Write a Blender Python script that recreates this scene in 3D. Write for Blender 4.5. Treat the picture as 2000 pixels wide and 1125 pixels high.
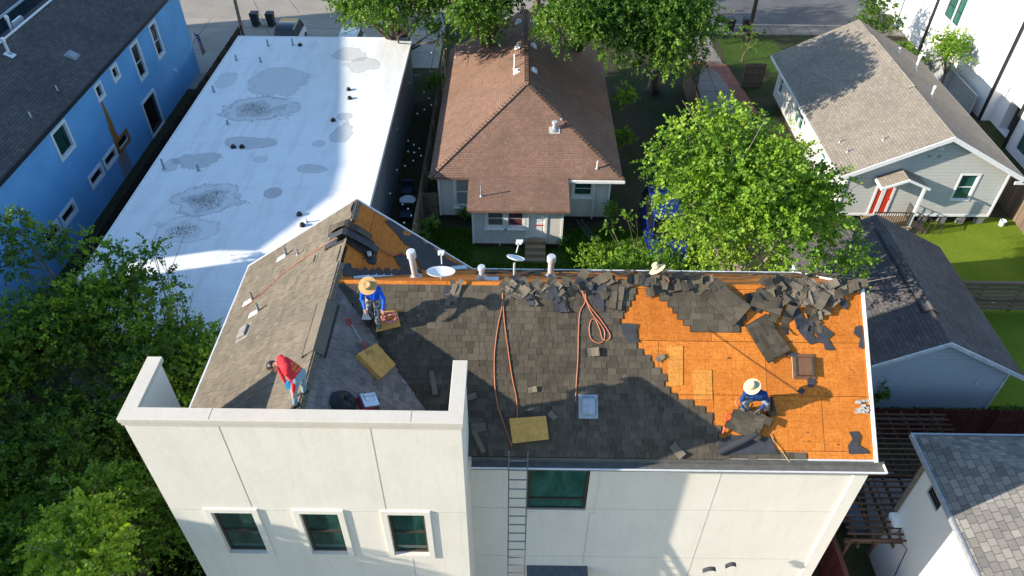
import bpy, bmesh, math, random
import numpy as np
from mathutils import Vector, Matrix, noise
for o in list(bpy.data.objects): bpy.data.objects.remove(o)
SC = bpy.context.scene
COL = SC.collection
R = math.radians
# ------------------------------------------------------------------ camera (drone, 24 m up)
CAM = np.array([0, 0, 24.0])
FPX = 1464.343
_n = lambda v: v / np.linalg.norm(v)
_cd = lambda x, y: np.array([(x - 1000) / FPX, -(y - 562.5) / FPX, -1.0])
_Z = -_n(_cd(984, 2180)); _Y = _n(_cd(1019, -763)); _Y = _n(_Y - _Z * np.dot(_Y, _Z)); _X = np.cross(_Y, _Z)
RM = np.array([_X, _Y, _Z])
cam = bpy.data.cameras.new('camera'); cam.sensor_width = 36; cam.lens = FPX / 2000 * 36
cam.clip_start = 0.1; cam.clip_end = 600
camo = bpy.data.objects.new('camera', cam); COL.objects.link(camo)
camo.matrix_world = Matrix([list(RM[i]) + [CAM[i]] for i in range(3)] + [[0, 0, 0, 1]])
SC.camera = camo
# ------------------------------------------------------------------ light
SUND = _n(np.array([1.0, 0.25, -0.40]))            # direction the light travels
elev = math.asin(-SUND[2]); az = math.atan2(-SUND[0], -SUND[1])
SC.world = bpy.data.worlds.new('World'); SC.world.use_nodes = True
wn = SC.world.node_tree.nodes; wl = SC.world.node_tree.links
sky = wn.new('ShaderNodeTexSky'); sky.sky_type = 'NISHITA'; sky.sun_disc = False
sky.sun_elevation = elev; sky.sun_rotation = az; sky.ozone_density = 4.0; sky.air_density = 1.3; sky.dust_density = .6
wl.new(sky.outputs[0], wn['Background'].inputs[0]); wn['Background'].inputs[1].default_value = 0.15
sun = bpy.data.lights.new('sun', 'SUN'); sun.energy = 5.0; sun.angle = R(0.5); sun.color = (1.0, 0.90, 0.76)
suno = bpy.data.objects.new('sun', sun); COL.objects.link(suno)
suno.rotation_euler = Vector(SUND).to_track_quat('-Z', 'Y').to_euler(); suno.location = (-60, -20, 60)
SC.view_settings.view_transform = 'Standard'; SC.view_settings.look = 'None'; SC.view_settings.gamma = 1
SC.view_settings.exposure = 0.93
# ------------------------------------------------------------------ pixel of the photo -> point on a plane of the place
def ray(px, py): return RM @ _cd(px, py)
def atz(px, py, z): d = ray(px, py); return CAM + d * (z - 24) / d[2]
def aty(px, py, y): d = ray(px, py); return CAM + d * y / d[1]
def atx(px, py, x): d = ray(px, py); return CAM + d * x / d[0]
def atp(px, py, p0, n): d = ray(px, py); return CAM + d * np.dot(np.array(p0) - CAM, n) / np.dot(d, n)
# ------------------------------------------------------------------ mesh helpers
WO = {}
def tag(o, label=None, cat=None, group=None, kind=None):
    if label: o['label'] = label
    if cat: o['category'] = cat
    if group: o['group'] = group
    if kind: o['kind'] = kind
    return o
def empty(name, loc, label=None, cat=None, group=None):
    o = bpy.data.objects.new(name, None); COL.objects.link(o); o.location = loc; o.empty_display_size = .2
    WO[o.name] = np.array(loc, float); tag(o, label, cat, group); return o
class MB:
    def __init__(s): s.v = []; s.f = []; s.t = []; s.m = []
    def face(s, pts, tone=.5, mi=0):
        b = len(s.v); s.v += [tuple(float(c) for c in p) for p in pts]; s.f.append(tuple(range(b, b + len(pts)))); s.t.append(tone); s.m.append(mi)
    def hull(s, lo, hi, tone=.5, mi=0):          # prism between two rings
        n = len(lo); b = len(s.v); s.v += [tuple(float(c) for c in p) for p in list(lo) + list(hi)]
        fs = [tuple(reversed(range(b, b + n))), tuple(range(b + n, b + 2 * n))]
        fs += [(b + i, b + (i + 1) % n, b + n + (i + 1) % n, b + n + i) for i in range(n)]
        s.f += fs; s.t += [tone] * len(fs); s.m += [mi] * len(fs); return s
    def box(s, a, c, tone=.5, mi=0):
        x0, y0, z0 = np.minimum(a, c); x1, y1, z1 = np.maximum(a, c)
        return s.hull([(x0, y0, z0), (x1, y0, z0), (x1, y1, z0), (x0, y1, z0)], [(x0, y0, z1), (x1, y0, z1), (x1, y1, z1), (x0, y1, z1)], tone, mi)
    def obox(s, c, ax, ay, az_, tone=.5, mi=0):  # centre + three half-axes
        c, ax, ay, az_ = map(np.array, (c, ax, ay, az_))
        q = [(-1, -1), (1, -1), (1, 1), (-1, 1)]
        return s.hull([c + i * ax + j * ay - az_ for i, j in q], [c + i * ax + j * ay + az_ for i, j in q], tone, mi)
    def slab(s, pts, off, tone=.5, mi=0): return s.hull(pts, [np.array(p) + np.array(off) for p in pts], tone, mi)
    def tube(s, pts, r, n=8, tone=.5, mi=0, cap=True):
        pts = [np.array(p, float) for p in pts]; rs = [r] * len(pts) if np.isscalar(r) else list(r)
        rings = []; prev = None
        for i, p in enumerate(pts):
            d = pts[min(i + 1, len(pts) - 1)] - pts[max(i - 1, 0)]; d = d / (np.linalg.norm(d) + 1e-9)
            if prev is None:
                a = np.cross(d, (0, 0, 1) if abs(d[2]) < .9 else (1, 0, 0))
            else: a = prev - d * np.dot(prev, d)
            a = a / (np.linalg.norm(a) + 1e-9); prev = a; bb = np.cross(d, a)
            rings.append([p + rs[i] * (math.cos(k * 2 * math.pi / n) * a + math.sin(k * 2 * math.pi / n) * bb) for k in range(n)])
        b = len(s.v)
        for rg in rings: s.v += [tuple(map(float, q)) for q in rg]
        fs = [(b + i * n + k, b + i * n + (k + 1) % n, b + (i + 1) * n + (k + 1) % n, b + (i + 1) * n + k) for i in range(len(pts) - 1) for k in range(n)]
        if cap: fs += [tuple(reversed(range(b, b + n))), tuple(range(b + (len(pts) - 1) * n, b + len(pts) * n))]
        s.f += fs; s.t += [tone] * len(fs); s.m += [mi] * len(fs); return s
    def lathe(s, c, prof, axis=(0, 0, 1), n=20, tone=.5, mi=0):   # prof [(r, h)]
        c = np.array(c, float); d = _n(np.array(axis, float)); a = _n(np.cross(d, (0, 0, 1) if abs(d[2]) < .9 else (1, 0, 0))); bb = np.cross(d, a)
        b = len(s.v)
        for (r, h) in prof:
            s.v += [tuple(map(float, c + d * h + r * (math.cos(k * 2 * math.pi / n) * a + math.sin(k * 2 * math.pi / n) * bb))) for k in range(n)]
        fs = [(b + i * n + k, b + i * n + (k + 1) % n, b + (i + 1) * n + (k + 1) % n, b + (i + 1) * n + k) for i in range(len(prof) - 1) for k in range(n)]
        s.f += fs; s.t += [tone] * len(fs); s.m += [mi] * len(fs); return s
    def ball(s, c, r, n=12, m=8, tone=.5, mi=0):
        c = np.array(c, float); r = np.array(r if not np.isscalar(r) else (r, r, r), float); b = len(s.v)
        for i in range(m + 1):
            th = math.pi * i / m
            for k in range(n):
                ph = 2 * math.pi * k / n
                s.v.append(tuple(c + r * np.array([math.sin(th) * math.cos(ph), math.sin(th) * math.sin(ph), math.cos(th)])))
        fs = [(b + i * n + k, b + (i + 1) * n + k, b + (i + 1) * n + (k + 1) % n, b + i * n + (k + 1) % n) for i in range(m) for k in range(n)]
        s.f += fs; s.t += [tone] * len(fs); s.m += [mi] * len(fs); return s
    def build(s, name, mat, parent=None, origin=None, smooth=False, bevel=0, label=None, cat=None, group=None, kind=None, xf=None):
        v = np.array(s.v, float)
        if origin is None:
            if parent is not None: origin = WO[parent.name]
            else:
                lo, hi = v.min(0), v.max(0); origin = np.array([(lo[0] + hi[0]) / 2, (lo[1] + hi[1]) / 2, lo[2]])
        origin = np.array(origin, float)
        me = bpy.data.meshes.new(name); me.from_pydata((v - origin).tolist(), [], s.f)
        ll = np.zeros(len(me.loops), int); me.loops.foreach_get('vertex_index', ll)
        nr = np.zeros(len(me.polygons) * 3); me.polygons.foreach_get('normal', nr); nr = nr.reshape(-1, 3)
        lt = np.zeros(len(me.polygons), int); me.polygons.foreach_get('loop_total', lt)
        nn = np.repeat(nr, lt, 0)
        u = np.stack([-nn[:, 1], nn[:, 0], np.zeros(len(nn))], 1); L = np.linalg.norm(u, axis=1)
        flat = L < .02; u[flat] = (1, 0, 0); L[flat] = 1; u /= L[:, None]
        w = np.cross(nn, u); P = v[ll]
        uv = me.uv_layers.new(name='uv'); arr = np.stack([(P * u).sum(1), (P * w).sum(1)], 1).astype('f')
        uv.data.foreach_set('uv', arr.ravel())
        a = me.attributes.new('tone', 'FLOAT', 'FACE'); a.data.foreach_set('value', np.array(s.t, 'f'))
        for m_ in (mat if isinstance(mat, (list, tuple)) else [mat]): me.materials.append(m_)
        me.polygons.foreach_set('material_index', np.array(s.m, 'i'))
        if smooth: me.polygons.foreach_set('use_smooth', np.ones(len(me.polygons), bool))
        me.update()
        if smooth or bevel:
            bm = bmesh.new(); bm.from_mesh(me)
            bmesh.ops.remove_doubles(bm, verts=bm.verts, dist=1e-5)
            bmesh.ops.recalc_face_normals(bm, faces=bm.faces)
            if bevel: bmesh.ops.bevel(bm, geom=[e for e in bm.edges if len(e.link_faces) == 2 and e.calc_face_angle(0) > .5], offset=bevel, segments=1, affect='EDGES')
            if smooth:
                for e in bm.edges:
                    if len(e.link_faces) == 2 and e.calc_face_angle(0) > .7: e.smooth = False
            bm.to_mesh(me); bm.free()
        o = bpy.data.objects.new(name, me); COL.objects.link(o); WO[o.name] = origin
        if parent is not None: o.parent = parent; o.location = origin - WO[parent.name]
        else: o.location = origin
        return tag(o, label, cat, group, kind)
def copy_tree(o, parent=None):
    c = o.copy(); COL.objects.link(c); c.parent = parent
    if parent: c.matrix_parent_inverse = o.matrix_parent_inverse.copy()
    for ch in [x for x in o.children]: copy_tree(ch, c)
    return c
# ------------------------------------------------------------------ materials
def s2l(c): return tuple((x / 255 / 12.92 if x / 255 <= .04045 else ((x / 255 + .055) / 1.055) ** 2.4) for x in c)
class NT:
    def __init__(s, name):
        s.m = bpy.data.materials.new(name); s.m.use_nodes = True; s.t = s.m.node_tree; s.b = s.t.nodes['Principled BSDF']; s.out = s.t.nodes['Material Output']
    def n(s, ty, **k):
        x = s.t.nodes.new('ShaderNode' + ty)
        for a, b in k.items():
            if a.startswith('i_'): x.inputs[a[2:].replace('_', ' ')].default_value = b
            else: setattr(x, a, b)
        return x
    def l(s, a, b): s.t.links.new(a, b)
    def uv(s): x = s.n('UVMap'); return x.outputs[0]
    def pos(s): return s.n('NewGeometry').outputs['Position']
    def obj(s): return s.n('TexCoord').outputs['Object']
    def map(s, v, scale=(1, 1, 1), loc=(0, 0, 0)):
        x = s.n('Mapping'); x.inputs['Scale'].default_value = scale; x.inputs['Location'].default_value = loc; s.l(v, x.inputs[0]); return x.outputs[0]
    def noise(s, v, scale, detail=4, rough=.6, dist=0):
        x = s.n('TexNoise'); x.inputs['Scale'].default_value = scale; x.inputs['Detail'].default_value = detail
        x.inputs['Roughness'].default_value = rough; x.inputs['Distortion'].default_value = dist; s.l(v, x.inputs['Vector']); return x.outputs[0]
    def ramp(s, v, stops):
        x = s.n('ValToRGB'); e = x.color_ramp.elements
        while len(e) < len(stops): e.new(.5)
        for el, (p, c) in zip(e, stops): el.position = p; el.color = (*c, 1) if len(c) == 3 else c
        s.l(v, x.inputs[0]); return x.outputs[0]
    def math(s, op, a, b=None, clamp=False):
        x = s.n('Math', operation=op); x.use_clamp = clamp
        for i, q in enumerate((a, b)):
            if q is None: continue
            if isinstance(q, (int, float)): x.inputs[i].default_value = q
            else: s.l(q, x.inputs[i])
        return x.outputs[0]
    def mix(s, f, a, b, bt='MIX'):
        x = s.n('MixRGB', blend_type=bt)
        for i, q in enumerate((f, a, b)):
            if isinstance(q, (int, float)): x.inputs[i].default_value = q if i == 0 else (q, q, q, 1)
            elif isinstance(q, tuple): x.inputs[i].default_value = (*q, 1) if len(q) == 3 else q
            else: s.l(q, x.inputs[i])
        return x.outputs[0]
    def attr(s, nm='tone'): x = s.n('Attribute', attribute_name=nm); return x.outputs['Fac']
    def bump(s, h, st=.3, d=.01):
        x = s.n('Bump'); x.inputs['Strength'].default_value = st; x.inputs['Distance'].default_value = d; s.l(h, x.inputs['Height']); s.l(x.outputs[0], s.b.inputs['Normal'])
    def base(s, c, rough=.8, metal=0, spec=.3):
        if isinstance(c, tuple): s.b.inputs['Base Color'].default_value = (*c, 1)
        else: s.l(c, s.b.inputs['Base Color'])
        s.b.inputs['Roughness'].default_value = rough; s.b.inputs['Metallic'].default_value = metal; s.b.inputs['Specular IOR Level'].default_value = spec
        return s.m
def plain(name, c, rough=.7, metal=0, spec=.3, var=.25, scale=6, bump=0, tone=0):
    t = NT(name); p = t.obj(); nz = t.noise(p, scale, 5, .65)
    c1 = tuple(x * (1 - var) for x in c); c2 = tuple(min(1, x * (1 + var * .6)) for x in c)
    col = t.ramp(nz, [(.3, c1), (.7, c2)])
    if tone:
        f = t.math('MULTIPLY_ADD', t.attr(), tone); t.t.nodes[-1].inputs[2].default_value = 1 - tone / 2
        col = t.mix(1, col, f, 'MULTIPLY')
    if bump: t.bump(t.noise(p, scale * 6, 5), .5, bump)
    return t.base(col, rough, metal, spec)
def shingle_mat(name, c1, c2, dark, w=.3, h=.143, geo=False, stain=.4, stainc=None):
    t = NT(name); p = t.pos(); u = t.uv()
    if geo:
        col = t.mix(t.attr(), c1, c2); col = t.mix(t.math('LESS_THAN', t.attr(), -.01), col, tuple(x * .22 for x in c1))
    else:
        br = t.n('TexBrick'); br.offset = .37; br.squash = .8; br.squash_frequency = 3
        for k, q in (('Scale', 1), ('Mortar Size', .008), ('Mortar Smooth', .3), ('Bias', 0), ('Brick Width', w), ('Row Height', h)): br.inputs[k].default_value = q
        br.inputs['Color1'].default_value = (*c1, 1); br.inputs['Color2'].default_value = (*c2, 1); br.inputs['Mortar'].default_value = (*dark, 1)
        t.l(u, br.inputs['Vector']); col = br.outputs[0]
        sep = t.n('SeparateXYZ'); t.l(u, sep.inputs[0])
        saw = t.math('FRACT', t.math('DIVIDE', sep.outputs[1], h))
        hh = t.math('ADD', t.math('MULTIPLY', saw, -.5), t.math('MULTIPLY', br.outputs['Fac'], -.6))
        t.bump(t.math('ADD', hh, t.math('MULTIPLY', t.noise(p, 60, 3), .3)), .8, .02)
    g = t.noise(p, 55, 3, .8); col = t.mix(.35, col, t.ramp(g, [(.3, (.25, .25, .25)), (.7, (.95, .95, .95))]), 'OVERLAY')
    st = t.noise(p, .55, 5, .6, .6)
    col = t.mix(t.ramp(st, [(.40, (0, 0, 0)), (.66, (stain, stain, stain))]), col, stainc or tuple(x * .5 for x in c1))
    st2 = t.noise(t.map(p, (2.5, 2.5, .8)), 1.3, 6, .7)
    col = t.mix(t.ramp(st2, [(.5, (0, 0, 0)), (.75, (stain * .7,) * 3)]), col, tuple(min(1, x * 1.7) for x in c2))
    if geo: t.bump(g, .6, .004)
    return t.base(col, .92, 0, .15)
def siding_mat(name, c, h=.18, dirt=.25, dirtc=(.25, .23, .18)):
    t = NT(name); p = t.pos(); sep = t.n('SeparateXYZ'); t.l(p, sep.inputs[0])
    saw = t.math('FRACT', t.math('DIVIDE', sep.outputs[2], h))
    line = t.ramp(saw, [(0, (.45, .45, .45)), (.07, (1, 1, 1))])
    nz = t.noise(t.map(p, (1, 1, .35)), 1.6, 6, .65)
    col = t.mix(t.ramp(nz, [(.42, (0, 0, 0)), (.75, (dirt,) * 3)]), c, dirtc)
    col = t.mix(.8, col, line, 'MULTIPLY')
    t.bump(t.math('MULTIPLY', saw, -1), .7, .02)
    return t.base(col, .6, 0, .3)
def stucco_mat(name, c, dirt=.3):
    t = NT(name); p = t.pos()
    a = t.noise(p, .8, 6, .6); b = t.noise(t.map(p, (3, 3, .5)), 1.2, 5, .7)
    col = t.mix(t.ramp(a, [(.4, (0, 0, 0)), (.8, (dirt,) * 3)]), c, tuple(x * .72 for x in c))
    col = t.mix(t.ramp(b, [(.5, (0, 0, 0)), (.85, (dirt,) * 3)]), col, (c[0] * .7, c[1] * .66, c[2] * .55))
    e = t.noise(t.map(p, (7, 7, .22)), 1.5, 4, .6); col = t.mix(t.ramp(e, [(.56, (0, 0, 0)), (.72, (dirt * .55,) * 3)]), col, (c[0] * .62, c[1] * .6, c[2] * .52))
    g = t.noise(p, 1.7, 5, .6, 1.5); col = t.mix(t.ramp(g, [(.495, (0, 0, 0)), (.5, (dirt * .5,) * 3), (.505, (0, 0, 0))]), col, tuple(x * .6 for x in c))
    t.bump(t.math('ADD', t.noise(p, 90, 4, .7), t.math('MULTIPLY', t.noise(p, 6, 4, .6), 1.5)), .45, .006)
    return t.base(col, .85, 0, .2)
def metal(name, c=(.55, .56, .58), rough=.35, m=.8): return plain(name, c, rough, m, .5, .15, 9)
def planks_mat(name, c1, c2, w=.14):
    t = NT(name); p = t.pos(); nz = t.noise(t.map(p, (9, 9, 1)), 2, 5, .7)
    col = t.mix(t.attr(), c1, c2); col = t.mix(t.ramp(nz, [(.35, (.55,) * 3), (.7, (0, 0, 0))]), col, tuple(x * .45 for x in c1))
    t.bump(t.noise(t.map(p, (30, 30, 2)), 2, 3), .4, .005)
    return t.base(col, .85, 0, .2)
def leaf_mat(name, dk, lt, yel):
    t = NT(name); a = t.attr(); col = t.ramp(a, [(0, dk), (.6, lt), (1, yel)])
    b = t.b; t.l(col, b.inputs['Base Color']); b.inputs['Roughness'].default_value = .5; b.inputs['Specular IOR Level'].default_value = .35
    tr = t.n('BsdfTranslucent'); t.l(t.mix(1, col, (1.0, 1.1, .35), 'MULTIPLY'), tr.inputs[0])
    ms = t.n('MixShader'); ms.inputs[0].default_value = .38; t.l(b.outputs[0], ms.inputs[1]); t.l(tr.outputs[0], ms.inputs[2]); t.l(ms.outputs[0], t.out.inputs[0])
    return t.m
def glass_mat(name, c=(.02, .06, .055), rough=.08):
    t = NT(name); nz = t.noise(t.map(t.pos(), (1.3, 1.3, .5)), 1.6, 4, .6, .8); col = t.ramp(nz, [(.3, tuple(x * .55 for x in c)), (.5, c), (.75, tuple(x * 1.7 for x in c))])  # streaky tone painted into the pane, standing in for reflections and blinds
    return t.base(col, rough, 0, .8)
def osb_mat(name, c1, c2):
    t = NT(name); u = t.uv()
    v1 = t.n('TexVoronoi', feature='F1'); v1.inputs['Scale'].default_value = 1; t.l(t.map(u, (9, 34, 1)), v1.inputs[0]); v1.inputs['Randomness'].default_value = 1
    v2 = t.n('TexVoronoi', feature='F1'); v2.inputs['Scale'].default_value = 1; t.l(t.map(u, (30, 10, 1), (3, 7, 0)), v2.inputs[0])
    sel = t.ramp(t.noise(u, 14, 2), [(.48, (0, 0, 0)), (.52, (1, 1, 1))])
    fl = t.mix(sel, v1.outputs['Color'], v2.outputs['Color'])
    bw = t.n('RGBToBW'); t.l(fl, bw.inputs[0])
    col = t.mix(t.ramp(bw.outputs[0], [(.15, (0, 0, 0)), (.8, (1, 1, 1))]), tuple(x * .92 for x in c1), tuple(x * 1.05 for x in c2))
    col = t.mix(t.ramp(t.noise(u, 1.1, 5, .6), [(.45, (0, 0, 0)), (.75, (.45,) * 3)]), col, tuple(x * .66 for x in c1))
    col = t.mix(t.ramp(t.noise(u, 7, 4, .7, 1), [(.62, (0, 0, 0)), (.75, (.5,) * 3)]), col, (c2[0], c2[1] * 1.25, c2[2] * 2.2))
    br = t.n('TexBrick'); br.offset = .5
    for k, q in (('Scale', 1), ('Mortar Size', .006), ('Mortar Smooth', .1), ('Brick Width', 2.44), ('Row Height', 1.22)): br.inputs[k].default_value = q
    br.inputs['Color1'].default_value = (1, 1, 1, 1); br.inputs['Color2'].default_value = (.78, .73, .68, 1); br.inputs['Mortar'].default_value = (.12, .07, .04, 1); t.l(t.map(u, (1, 1, 1), (.9, .55, 0)), br.inputs[0])
    col = t.mix(1, col, br.outputs[0], 'MULTIPLY')
    b2 = t.n('TexBrick'); b2.offset = 0
    for k, q in (('Scale', 1), ('Mortar Size', .0035), ('Mortar Smooth', .2), ('Brick Width', .6), ('Row Height', .3)): b2.inputs[k].default_value = q
    b2.inputs['Color1'].default_value = b2.inputs['Color2'].default_value = (1, 1, 1, 1); b2.inputs['Mortar'].default_value = (.62, .5, .42, 1); t.l(t.map(u, (1, 1, 1), (.2, .1, 0)), b2.inputs[0])
    col = t.mix(.8, col, b2.outputs[0], 'MULTIPLY')
    sp = t.ramp(t.noise(u, 16, 2, .5), [(.70, (0, 0, 0)), (.73, (.8,) * 3)]); col = t.mix(sp, col, (.12, .04, .015))
    return t.base(col, .75, 0, .2)
M = {}
M['stucco'] = stucco_mat('stucco', (.76, .715, .625), .28)
M['coping'] = stucco_mat('coping', (.60, .55, .47), .3)
M['joint'] = plain('joint', (.42, .38, .33))
M['osb'] = osb_mat('osb', (.52, .150, .018), (.62, .220, .036))
M['osb_pale'] = osb_mat('osb_pale', (.56, .215, .035), (.66, .29, .06))
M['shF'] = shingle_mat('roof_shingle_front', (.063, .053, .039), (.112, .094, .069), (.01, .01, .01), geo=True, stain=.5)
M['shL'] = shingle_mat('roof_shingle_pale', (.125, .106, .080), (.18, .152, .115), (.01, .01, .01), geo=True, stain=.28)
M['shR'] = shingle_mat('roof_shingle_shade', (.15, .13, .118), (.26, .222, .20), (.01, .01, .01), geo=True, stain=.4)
M['felt'] = plain('felt', (.045, .047, .055), .8, 0, .3, .3, 3, .003)
M['galv'] = plain('galvanised', (.62, .64, .66), .4, .35, .5, .12, 9); M['white_metal'] = plain('white_metal', (.75, .76, .78), .4, .1, .5, .08)
M['dark_metal'] = plain('dark_metal', (.05, .05, .055), .45, .5)
M['lead'] = plain('lead', (.35, .37, .40), .5, .3)
M['glass'] = glass_mat('glass', (.016, .060, .052)); M['glass_dark'] = glass_mat('glass_dark', (.012, .013, .015)); M['glass_green'] = glass_mat('glass_green', (.026, .10, .08), .12)
M['bronze'] = plain('bronze', (.085, .070, .055), .45, .3)
M['white'] = plain('white_paint', (.78, .78, .76), .5, 0, .3, .1)
M['black'] = plain('black_plastic', (.012, .012, .013), .5, 0, .4, .3)
M['bark'] = plain('bark', (.14, .11, .085), .9, 0, .2, .4, 8, .02)
M['bark_pale'] = plain('bark_pale', (.26, .22, .18), .9, 0, .2, .4, 8, .02)
M['leafA'] = leaf_mat('leaf_bright', (.040, .10, .010), (.14, .275, .022), (.29, .42, .035))
M['leafB'] = leaf_mat('leaf_oak', (.028, .07, .010), (.10, .20, .022), (.20, .33, .035))
M['leafC'] = leaf_mat('leaf_dark', (.035, .085, .012), (.115, .22, .022), (.30, .44, .03))
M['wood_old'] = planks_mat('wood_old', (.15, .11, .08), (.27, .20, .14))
M['wood_old_lit'] = planks_mat('wood_old_lit', (.34, .25, .16), (.50, .38, .26))  # wood_old lightened so the fence's shaded face looks lit
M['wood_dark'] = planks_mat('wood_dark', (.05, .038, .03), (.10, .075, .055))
M['wood_step'] = planks_mat('wood_step', (.26, .19, .12), (.36, .27, .17))
# ------------------------------------------------------------------ building helpers
Zv = np.array([0, 0, 1.0])
def A(*x): return np.array(x, float)
def wall(mb, O, U, W, H, N, holes=(), depth=.12, top=None):
    """outer wall skin with real openings and their reveals; top(u) gives a sloped top"""
    O, U, N = A(*O), A(*U), A(*N)
    us = sorted({0, W} | {h[0] for h in holes} | {h[2] for h in holes}); vs = sorted({0, H} | {h[1] for h in holes} | {h[3] for h in holes})
    P = lambda u, v: O + U * u + Zv * v
    for a, b in zip(us, us[1:]):
        for c, d in zip(vs, vs[1:]):
            cu, cv = (a + b) / 2, (c + d) / 2
            if any(h[0] < cu < h[2] and h[1] < cv < h[3] for h in holes): continue
            mb.face([P(a, c), P(b, c), P(b, d), P(a, d)])
    for (a, c, b, d) in holes:
        q = [P(a, c), P(b, c), P(b, d), P(a, d)]
        for i in range(4): mb.face([q[i], q[(i + 1) % 4], q[(i + 1) % 4] - N * depth, q[i] - N * depth])
    return mb
def bars(mb, O, U, N, rect, w, y0, y1, mid=None, vert=0):
    O, U, N = A(*O), A(*U), A(*N); a, c, b, d = rect
    def bb(u0, v0, u1, v1, e=0):
        p = [O + U * u + Zv * v + N * y for y in (y0, y1 + e) for u, v in ((u0, v0), (u1, v0), (u1, v1), (u0, v1))]
        mb.hull(p[:4], p[4:])
    bb(a, c, b, c + w); bb(a, d - w, b, d); bb(a, c + w, a + w, d - w); bb(b - w, c + w, b, d - w)
    if mid: bb(a + w, c + (d - c) * mid - w * .4, b - w, c + (d - c) * mid + w * .4, .006)
    for k in range(vert): u = a + (b - a) * (k + 1) / (vert + 1); bb(u - w * .4, c + w, u + w * .4, d - w, .009)
def window(par, O, U, N, rect, fm, pm_, cw=0, cp=.03, cm=None, rec=.08, fw=.05, mid=.5, vert=0, sill=False, label=None, name='window'):
    m = MB(); bars(m, O, U, N, rect, fw, -rec - .04, -rec + .02, mid, vert)
    w = m.build(name, fm, par, label=label)
    a, c, b, d = rect; O_, U_, N_ = A(*O), A(*U), A(*N); g = MB()
    p = [O_ + U_ * u + Zv * v - N_ * (rec + .015) for u, v in ((a + fw, c + fw), (b - fw, c + fw), (b - fw, d - fw), (a + fw, d - fw))]
    g.slab(p, -N_ * .008); g.build('pane', pm_, w)
    if cw:
        k = MB(); bars(k, O, U, N, (a - cw, c - cw, b + cw, d + cw), cw, 0, cp); k.build('casing', cm or M['white'], w)
    if sill:
        k = MB(); k.obox(O_ + U_ * (a + b) / 2 + Zv * (c - cw - .03) + N_ * .05, U_ * ((b - a) / 2 + cw + .04), N_ * .06, Zv * .025); k.build('sill', cm or M['white'], w)
    return w
def gable_roof(mb, x0, x1, xr, ze0, ze1, zr, y0, y1, th=.12):
    """ridge along Y"""
    for (xa, za) in ((x0, ze0), (x1, ze1)):
        p = [A(xa, y0, za), A(xr, y0, zr), A(xr, y1, zr), A(xa, y1, za)]
        mb.slab([q - A(0, 0, th) for q in p], A(0, 0, th))
def pipe_vent(par, base, h, r, mat, axis=(0, 0, 1), boot=True, cap=False, name='vent_pipe', n=12):
    b = A(*base); m = MB()
    m.lathe(b - A(0, 0, .12), [(r, 0), (r, h + .12), (r * .75, h + .12), (r * .75, h + .02)], axis, n)
    o = m.build(name, mat, par, origin=b, smooth=True)
    if boot: k = MB(); k.lathe(b - A(0, 0, .05), [(r * 2.2, 0), (r * 2.2, .04), (r * 1.25, .10), (r * 1.05, .11)], axis, n); k.build('boot', M['lead'], o, smooth=True)
    if cap: k = MB(); k.lathe(b, [(r * 1.05, h * .80), (r * 1.5, h * .80), (r * 1.5, h * 1.0), (r * 1.35, h * 1.04), (0.001, h * 1.05)], axis, 18); k.build('cap', mat, o, smooth=True)
    return o
def box_vent(par, c, U, V, N, hw, hv, hh, mat, name='box_vent'):
    c, U, V, N = A(*c), A(*U), A(*V), A(*N); m = MB()
    m.obox(c + N * .012, U * (hw + .07), V * (hv + .07), N * .008)
    lo = [c + U * i * hw + V * j * hv + N * .02 for i, j in ((-1, -1), (1, -1), (1, 1), (-1, 1))]
    hi = [c + U * i * hw * .9 + V * j * hv * .9 + N * hh for i, j in ((-1, -1), (1, -1), (1, 1), (-1, 1))]
    m.hull(lo, hi); return m.build(name, mat, par, origin=c, bevel=.008)
def shingle_field(mb, O, U, V, N, w, h, inside, seed=1, expo=.143, wch=(.12, .15, .19, .23, .28), lift=.006, u0=0, v0=0):
    rg = random.Random(seed); O, U, V, N = A(*O), A(*U), A(*V), A(*N)
    i = 0; v = v0
    while v < h:
        u = u0 - rg.random() * .3
        while u < w:
            tw = rg.choice(wch); a, b = max(u, u0), min(u + tw - .007, w); u += tw
            if b - a < .02 or not inside((a + b) / 2, v + expo / 2): continue
            L = lift * (2.1 if rg.random() < .45 else 1.1) + rg.uniform(0, .002); t = min(1, max(0, rg.gauss(.5, .27)))
            P = lambda uu, vv, nn: O + U * uu + V * vv + N * nn
            e = rg.uniform(-.004, .004); top = v + expo + .03
            q = [P(a, v + e, 0), P(b, v + e, 0), P(b, v + e, L + .004), P(a, v + e, L + .004)]
            r = [P(a, top, .0), P(b, top, .0)]
            mb.face([P(a - .02, v - .01, .0015), P(b + .02, v - .01, .0015), P(b + .02, v + expo, .0015), P(a - .02, v + expo, .0015)], -1)
            mb.face([q[3], q[2], r[1] + N * .002, r[0] + N * .002], t); mb.face([q[0], q[1], q[2], q[3]], t * .6)
            mb.face([q[0], q[3], r[0]], t * .6); mb.face([q[1], r[1], q[2]], t * .6)
        v += expo; i += 1
    return mb
def pip(x, y, poly):
    c = False; j = len(poly) - 1
    for i in range(len(poly)):
        xi, yi = poly[i]; xj, yj = poly[j]
        if (yi > y) != (yj > y) and x < (xj - xi) * (y - yi) / (yj - yi) + xi: c = not c
        j = i
    return c
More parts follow.
